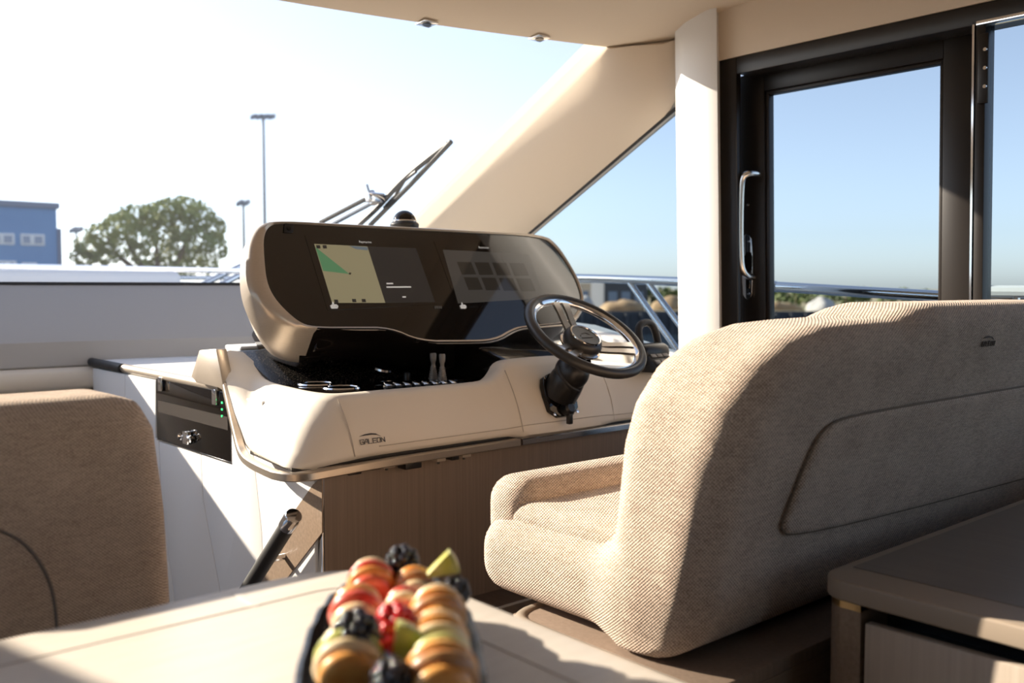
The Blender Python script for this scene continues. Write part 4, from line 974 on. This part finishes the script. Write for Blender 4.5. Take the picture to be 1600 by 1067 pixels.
bd = thing('harbour_building', on_y(40, 450, 60) * 1. + A((0, 0, ZG)), 'flat roofed blue building with white framed windows across the harbour', 'building')
YB2 = 60.0
M_['bluewall'] = mat('blue_render', (.10, .25, .47), .8, vary=((.5, .5, .5), .2, (.13, .29, .51)))
M_['roofb'] = mat('roof_edge', (.16, .21, .30), .7)
pR = on_y(88, 317, YB2); zt = pR[2]
mk('wall', box((-14, YB2, ZG), (pR[0], YB2 + 14, zt - .12)), 'bluewall', bd)
mk('parapet', join(box((-14.1, YB2 - .15, zt - .35), (pR[0] + .15, YB2 + 14.1, zt), .03)), 'roofb', bd)
mk('downpipe', box((pR[0] + .02, YB2 - .1, ZG), (pR[0] + .22, YB2 + .1, zt - 1.5)), 'roofb', bd)
M_['winglass'] = mat('blue_window_glass', (.16, .22, .34), .15)
def bwin(x0, y0, x1, y1, split=None):
    a = on_y(x0, y0, YB2 - .03); b = on_y(x1, y1, YB2 - .03)
    f = mk('window_frame', box((a[0], YB2 - .05, b[2]), (b[0], YB2 + .05, a[2]), .01), 'whitepaint', bd); e = .12
    xs_ = [a[0], b[0]] if split is None else [a[0], on_y(split, y0, YB2)[0], b[0]]
    for q in range(len(xs_) - 1): mk('pane', box((xs_[q] + e, YB2 - .07, b[2] + e), (xs_[q + 1] - e, YB2 - .03, a[2] - e)), 'winglass', f)
bwin(-40, 365, -8, 383, -24); bwin(-4, 364, 23, 382.5, 2); bwin(32, 365, 70, 384, 50); bwin(-6, 407, 26, 425, 11); bwin(34, 410, 58, 428, 46)

# big leafy tree
def leaf_mesh(centres, n, size, rnd):
    V = []; F = []
    for (c, rad) in centres:
        m = int(n * rad[0] * rad[2])
        for _ in range(m):
            u = A([rnd.gauss(0, 1) for _ in range(3)]); u /= np.linalg.norm(u); q = A(c) + u * A(rad) * (.45 + .55 * rnd.random() ** .5)
            a = A([rnd.gauss(0, 1) for _ in range(3)]); a /= np.linalg.norm(a); b = np.cross(a, A([rnd.gauss(0, 1) for _ in range(3)])); b /= np.linalg.norm(b)
            s = size * (.6 + .8 * rnd.random()); i = len(V)
            V += [q - a * s, q + b * s * .55, q + a * s, q - b * s * .55]; F.append((i, i + 1, i + 2, i + 3))
    return A(V), F
rnd = random.Random(7)
M_['leaf'] = mat('olive_leaves', (.17, .22, .06), .7, vary=((.6, .6, .6), .12, (.28, .31, .09)))
M_['leaf2'] = mat('green_leaves', (.09, .13, .045), .8, vary=((.3, .3, .3), .12, (.17, .18, .06)))
M_['bark'] = mat('bark', (.12, .085, .06), .9)
DT = 62.
tr = thing('leafy_tree', at_d(235, 450, DT) * A((1, 1, 0)) + A((0, 0, ZG)), 'broad leafy tree standing beyond the foredeck', 'tree')
cl = []
for px, py, rx, rz in ((140, 385, 26, 20), (130, 402, 20, 16), (160, 368, 26, 22), (190, 352, 30, 24), (215, 338, 30, 22), (240, 335, 22, 20), (262, 328, 26, 22), (290, 325, 28, 20), (312, 338, 24, 24),
                       (335, 355, 20, 22), (338, 385, 18, 26), (310, 375, 26, 24), (285, 358, 26, 24), (255, 365, 24, 24), (225, 372, 26, 20), (195, 385, 24, 18), (270, 398, 26, 20), (300, 402, 24, 20), (230, 404, 24, 16), (165, 402, 22, 14), (325, 415, 18, 16), (285, 423, 22, 14), (255, 424, 20, 12)):
    c = at_d(px, py, DT + rnd.uniform(-1.6, 1.6)); k = DT / FPX; cl.append((c, (rx * k, rx * k, rz * k * .92)))
mk('crown', leaf_mesh(cl, 340, .17, rnd), 'leaf', tr, sharp=0)
tb0 = at_d(250, 450, DT); tb0[2] = ZG
for px, py in ((245, 395), (200, 380), (290, 380), (180, 395)): mk('branch', tube([tb0 + A((0, 0, .4)), at_d((px + 250) / 2, 425, DT), at_d(px, py, DT), at_d(px + (px - 250) * .2, py - 25, DT)], [.32, .22, .14, .06], 8), 'bark', tr)

# floodlight masts
def mast(px, ytop, d, r, heads, label):
    p = at_d(px, ytop, d); o = thing('floodlight_mast', A((p[0], p[1], ZG)), label, 'light mast', 'floodlight masts across the harbour')
    k = d / FPX
    mk('pole', tube([(p[0], p[1], ZG), (p[0], p[1], p[2])], [r * 1.4, r * .9], 10), 'mastm', o)
    mk('crossbar', tube([p - _r * heads[0] * k, p + _r * heads[-1] * k * 1.0], r * .6, 6), 'mastm', o)
    for h in heads:
        for s_ in ((-1, 1) if len(heads) > 1 else (1, -1)):
            c = p + _r * h * k * s_
            mk('lamp_head', prism([c - _r * 4.2 * k - VH * .4 + A((0, 0, -.1)), c + _r * 4.2 * k - VH * .4 + A((0, 0, .0)), c + _r * 3.6 * k + VH * .5 + A((0, 0, .22)), c - _r * 3.6 * k + VH * .5 + A((0, 0, .22))], (0, 0, -7 * k), .02), 'mastm', o)
mast(411, 180, 85, .15, (5, 14), 'tall floodlight mast with four lamp heads rising above the instrument pod')
mast(380, 315, 70, .11, (5,), 'shorter twin lamp mast beside the big tree')
mast(119, 357, 80, .09, (4,), 'small twin lamp mast between the blue building and the tree')

# right-hand shore
def shed(px0, px1, pyt, d, dep, m, rm, label, name, slope=.0):
    a = at_d(px0, pyt, d); b = at_d(px1, pyt, d); o = thing(name, A((a[0], a[1], ZG)), label, 'building')
    a0 = A((a[0], a[1], ZG)); b0 = A((b[0], b[1], ZG)); h = a[2] - ZG
    mk('wall', prism([a0, b0, b0 + VH * dep, a0 + VH * dep], (0, 0, h)), m, o)
    up = A((0, 0, h)); mk('roof', prism([a0 + up - VH * .2, b0 + up - VH * .2, b0 + up + VH * dep, a0 + up + VH * dep], (0, 0, .18)), rm, o)
    w_ = np.linalg.norm(b0 - a0); u = (b0 - a0) / w_
    for t in (.2, .5, .8):
        q = a0 + u * w_ * t - VH * .04; mk('door_panel', prism([q - u * w_ * .1, q + u * w_ * .1, q + u * w_ * .1 + A((0, 0, h * .6)), q - u * w_ * .1 + A((0, 0, h * .6))], VH * .03), 'roofb', o)
M_['dkshed'] = mat('dark_shed', (.06, .065, .08), .7); M_['tanwall'] = mat('tan_wall', (.55, .46, .36), .8)
shed(944, 1012, 438, 72, 12, 'dkshed', 'roofb', 'dark grey harbour shed seen below the guard rail', 'harbour_shed')
shed(893, 937, 443, 104, 10, 'tanwall', 'whitepaint', 'tan harbour building with pale roof behind the instrument pod edge', 'harbour_shed')
def mound(px, d, rx, ry, h, m, label, seed, name='sand_mound', cat='mound', grp='sand mounds on the quay'):
    c = at_d(px, 450, d); rn = random.Random(seed); V, F = ellipsoid((0, 0, 0), (1, 1, 1), 20, 12); ph = [rn.uniform(0, 6) for _ in range(6)]
    W = [A((q[0] * rx, q[1] * ry, max(q[2], -.05) * h)) * (1 + .12 * math.sin(3 * q[0] + ph[0]) + .1 * math.sin(5 * q[1] + ph[1]) + .06 * math.sin(9 * q[0] + ph[2])) for q in V]
    V2 = A([VH * w[1] + _r * w[0] + A((0, 0, w[2])) for w in W]) + A((c[0], c[1], ZG))
    mk(name, (V2, F), m, None, label, cat, grp, sharp=60)
M_['sand'] = mat('sand', (.27, .17, .09), .95, vary=((.8, .8, .8), .2, (.36, .26, .15)))
M_['rubble'] = mat('pale_rubble', (.46, .44, .41), .9, vary=((2, 2, 2), .15, (.40, .38, .36)))
mound(908, 62.5, 1.1, .8, 1.0, 'rubble', 'heap of pale rubble in front of the tan harbour building', 1, 'rubble_heap', 'rubble', None)
mound(970, 65, 1.5, 1.1, .75, 'sand', 'sand mound in front of the dark grey harbour shed', 2)
mound(1050, 67, 1.7, 1.4, .85, 'sand', 'sand mound in front of the green shore beside the white pillar', 3)
mound(1285, 63.5, 1.1, .9, .8, 'rubble', 'grey gravel mound seen low through the door glass', 4, 'gravel_mound', 'mound')
mound(1222, 66, 1.4, 1.1, .6, 'sand', 'sand mound along the shore seen low through the door glass', 5)
def bush(px, d, w_, h, label, seed, grp):
    c = at_d(px, 450, d); rn = random.Random(seed)
    o = thing('shore_bush', A((c[0], c[1], ZG)), label, 'bush', grp)
    cs = []
    for i in range(5):
        cs.append((A((c[0], c[1], ZG)) + _r * rn.uniform(-.4, .4) * w_ + VH * rn.uniform(-1, 1) + A((0, 0, h * rn.uniform(.3, .72))), (w_ * .32, w_ * .3, h * .36)))
    mk('foliage', leaf_mesh(cs, 90, .26, rn), 'leaf2', o, sharp=0); mk('stem', tube([(c[0], c[1], ZG), (c[0], c[1], ZG + h * .5)], .08, 6), 'bark', o)
for i, (px, d, w_, h) in enumerate(((1018, 80, 1.3, 1.4), (1040, 90, 1.5, 1.7), (1060, 84, 1.1, 1.6), (1080, 96, 1.5, 1.7))):
    bush(px, d, w_, h, 'green bush on the far shore seen through the quarter window', 20 + i, 'green bushes seen through the quarter window')
for i, (px, d, w_, h) in enumerate(((1196, 84, 1.2, 1.4), (1214, 94, 1.2, 1.6), (1230, 82, 1.0, 1.5), (1262, 94, 1.5, 1.5), (1278, 82, 1.2, 1.6), (1298, 92, 1.4, 1.5), (1322, 82, 1.6, 1.5), (1355, 90, 2.4, 1.6), (1395, 84, 2.4, 1.5), (1440, 92, 2.8, 1.6))):
    bush(px, d, w_, h, 'low green bush on the far shore seen through the door glass', 40 + i, 'green bushes seen through the door glass')
bush(1244, 76, .8, 2.0, 'slender tall bush rising above its neighbours through the door glass', 60, None)
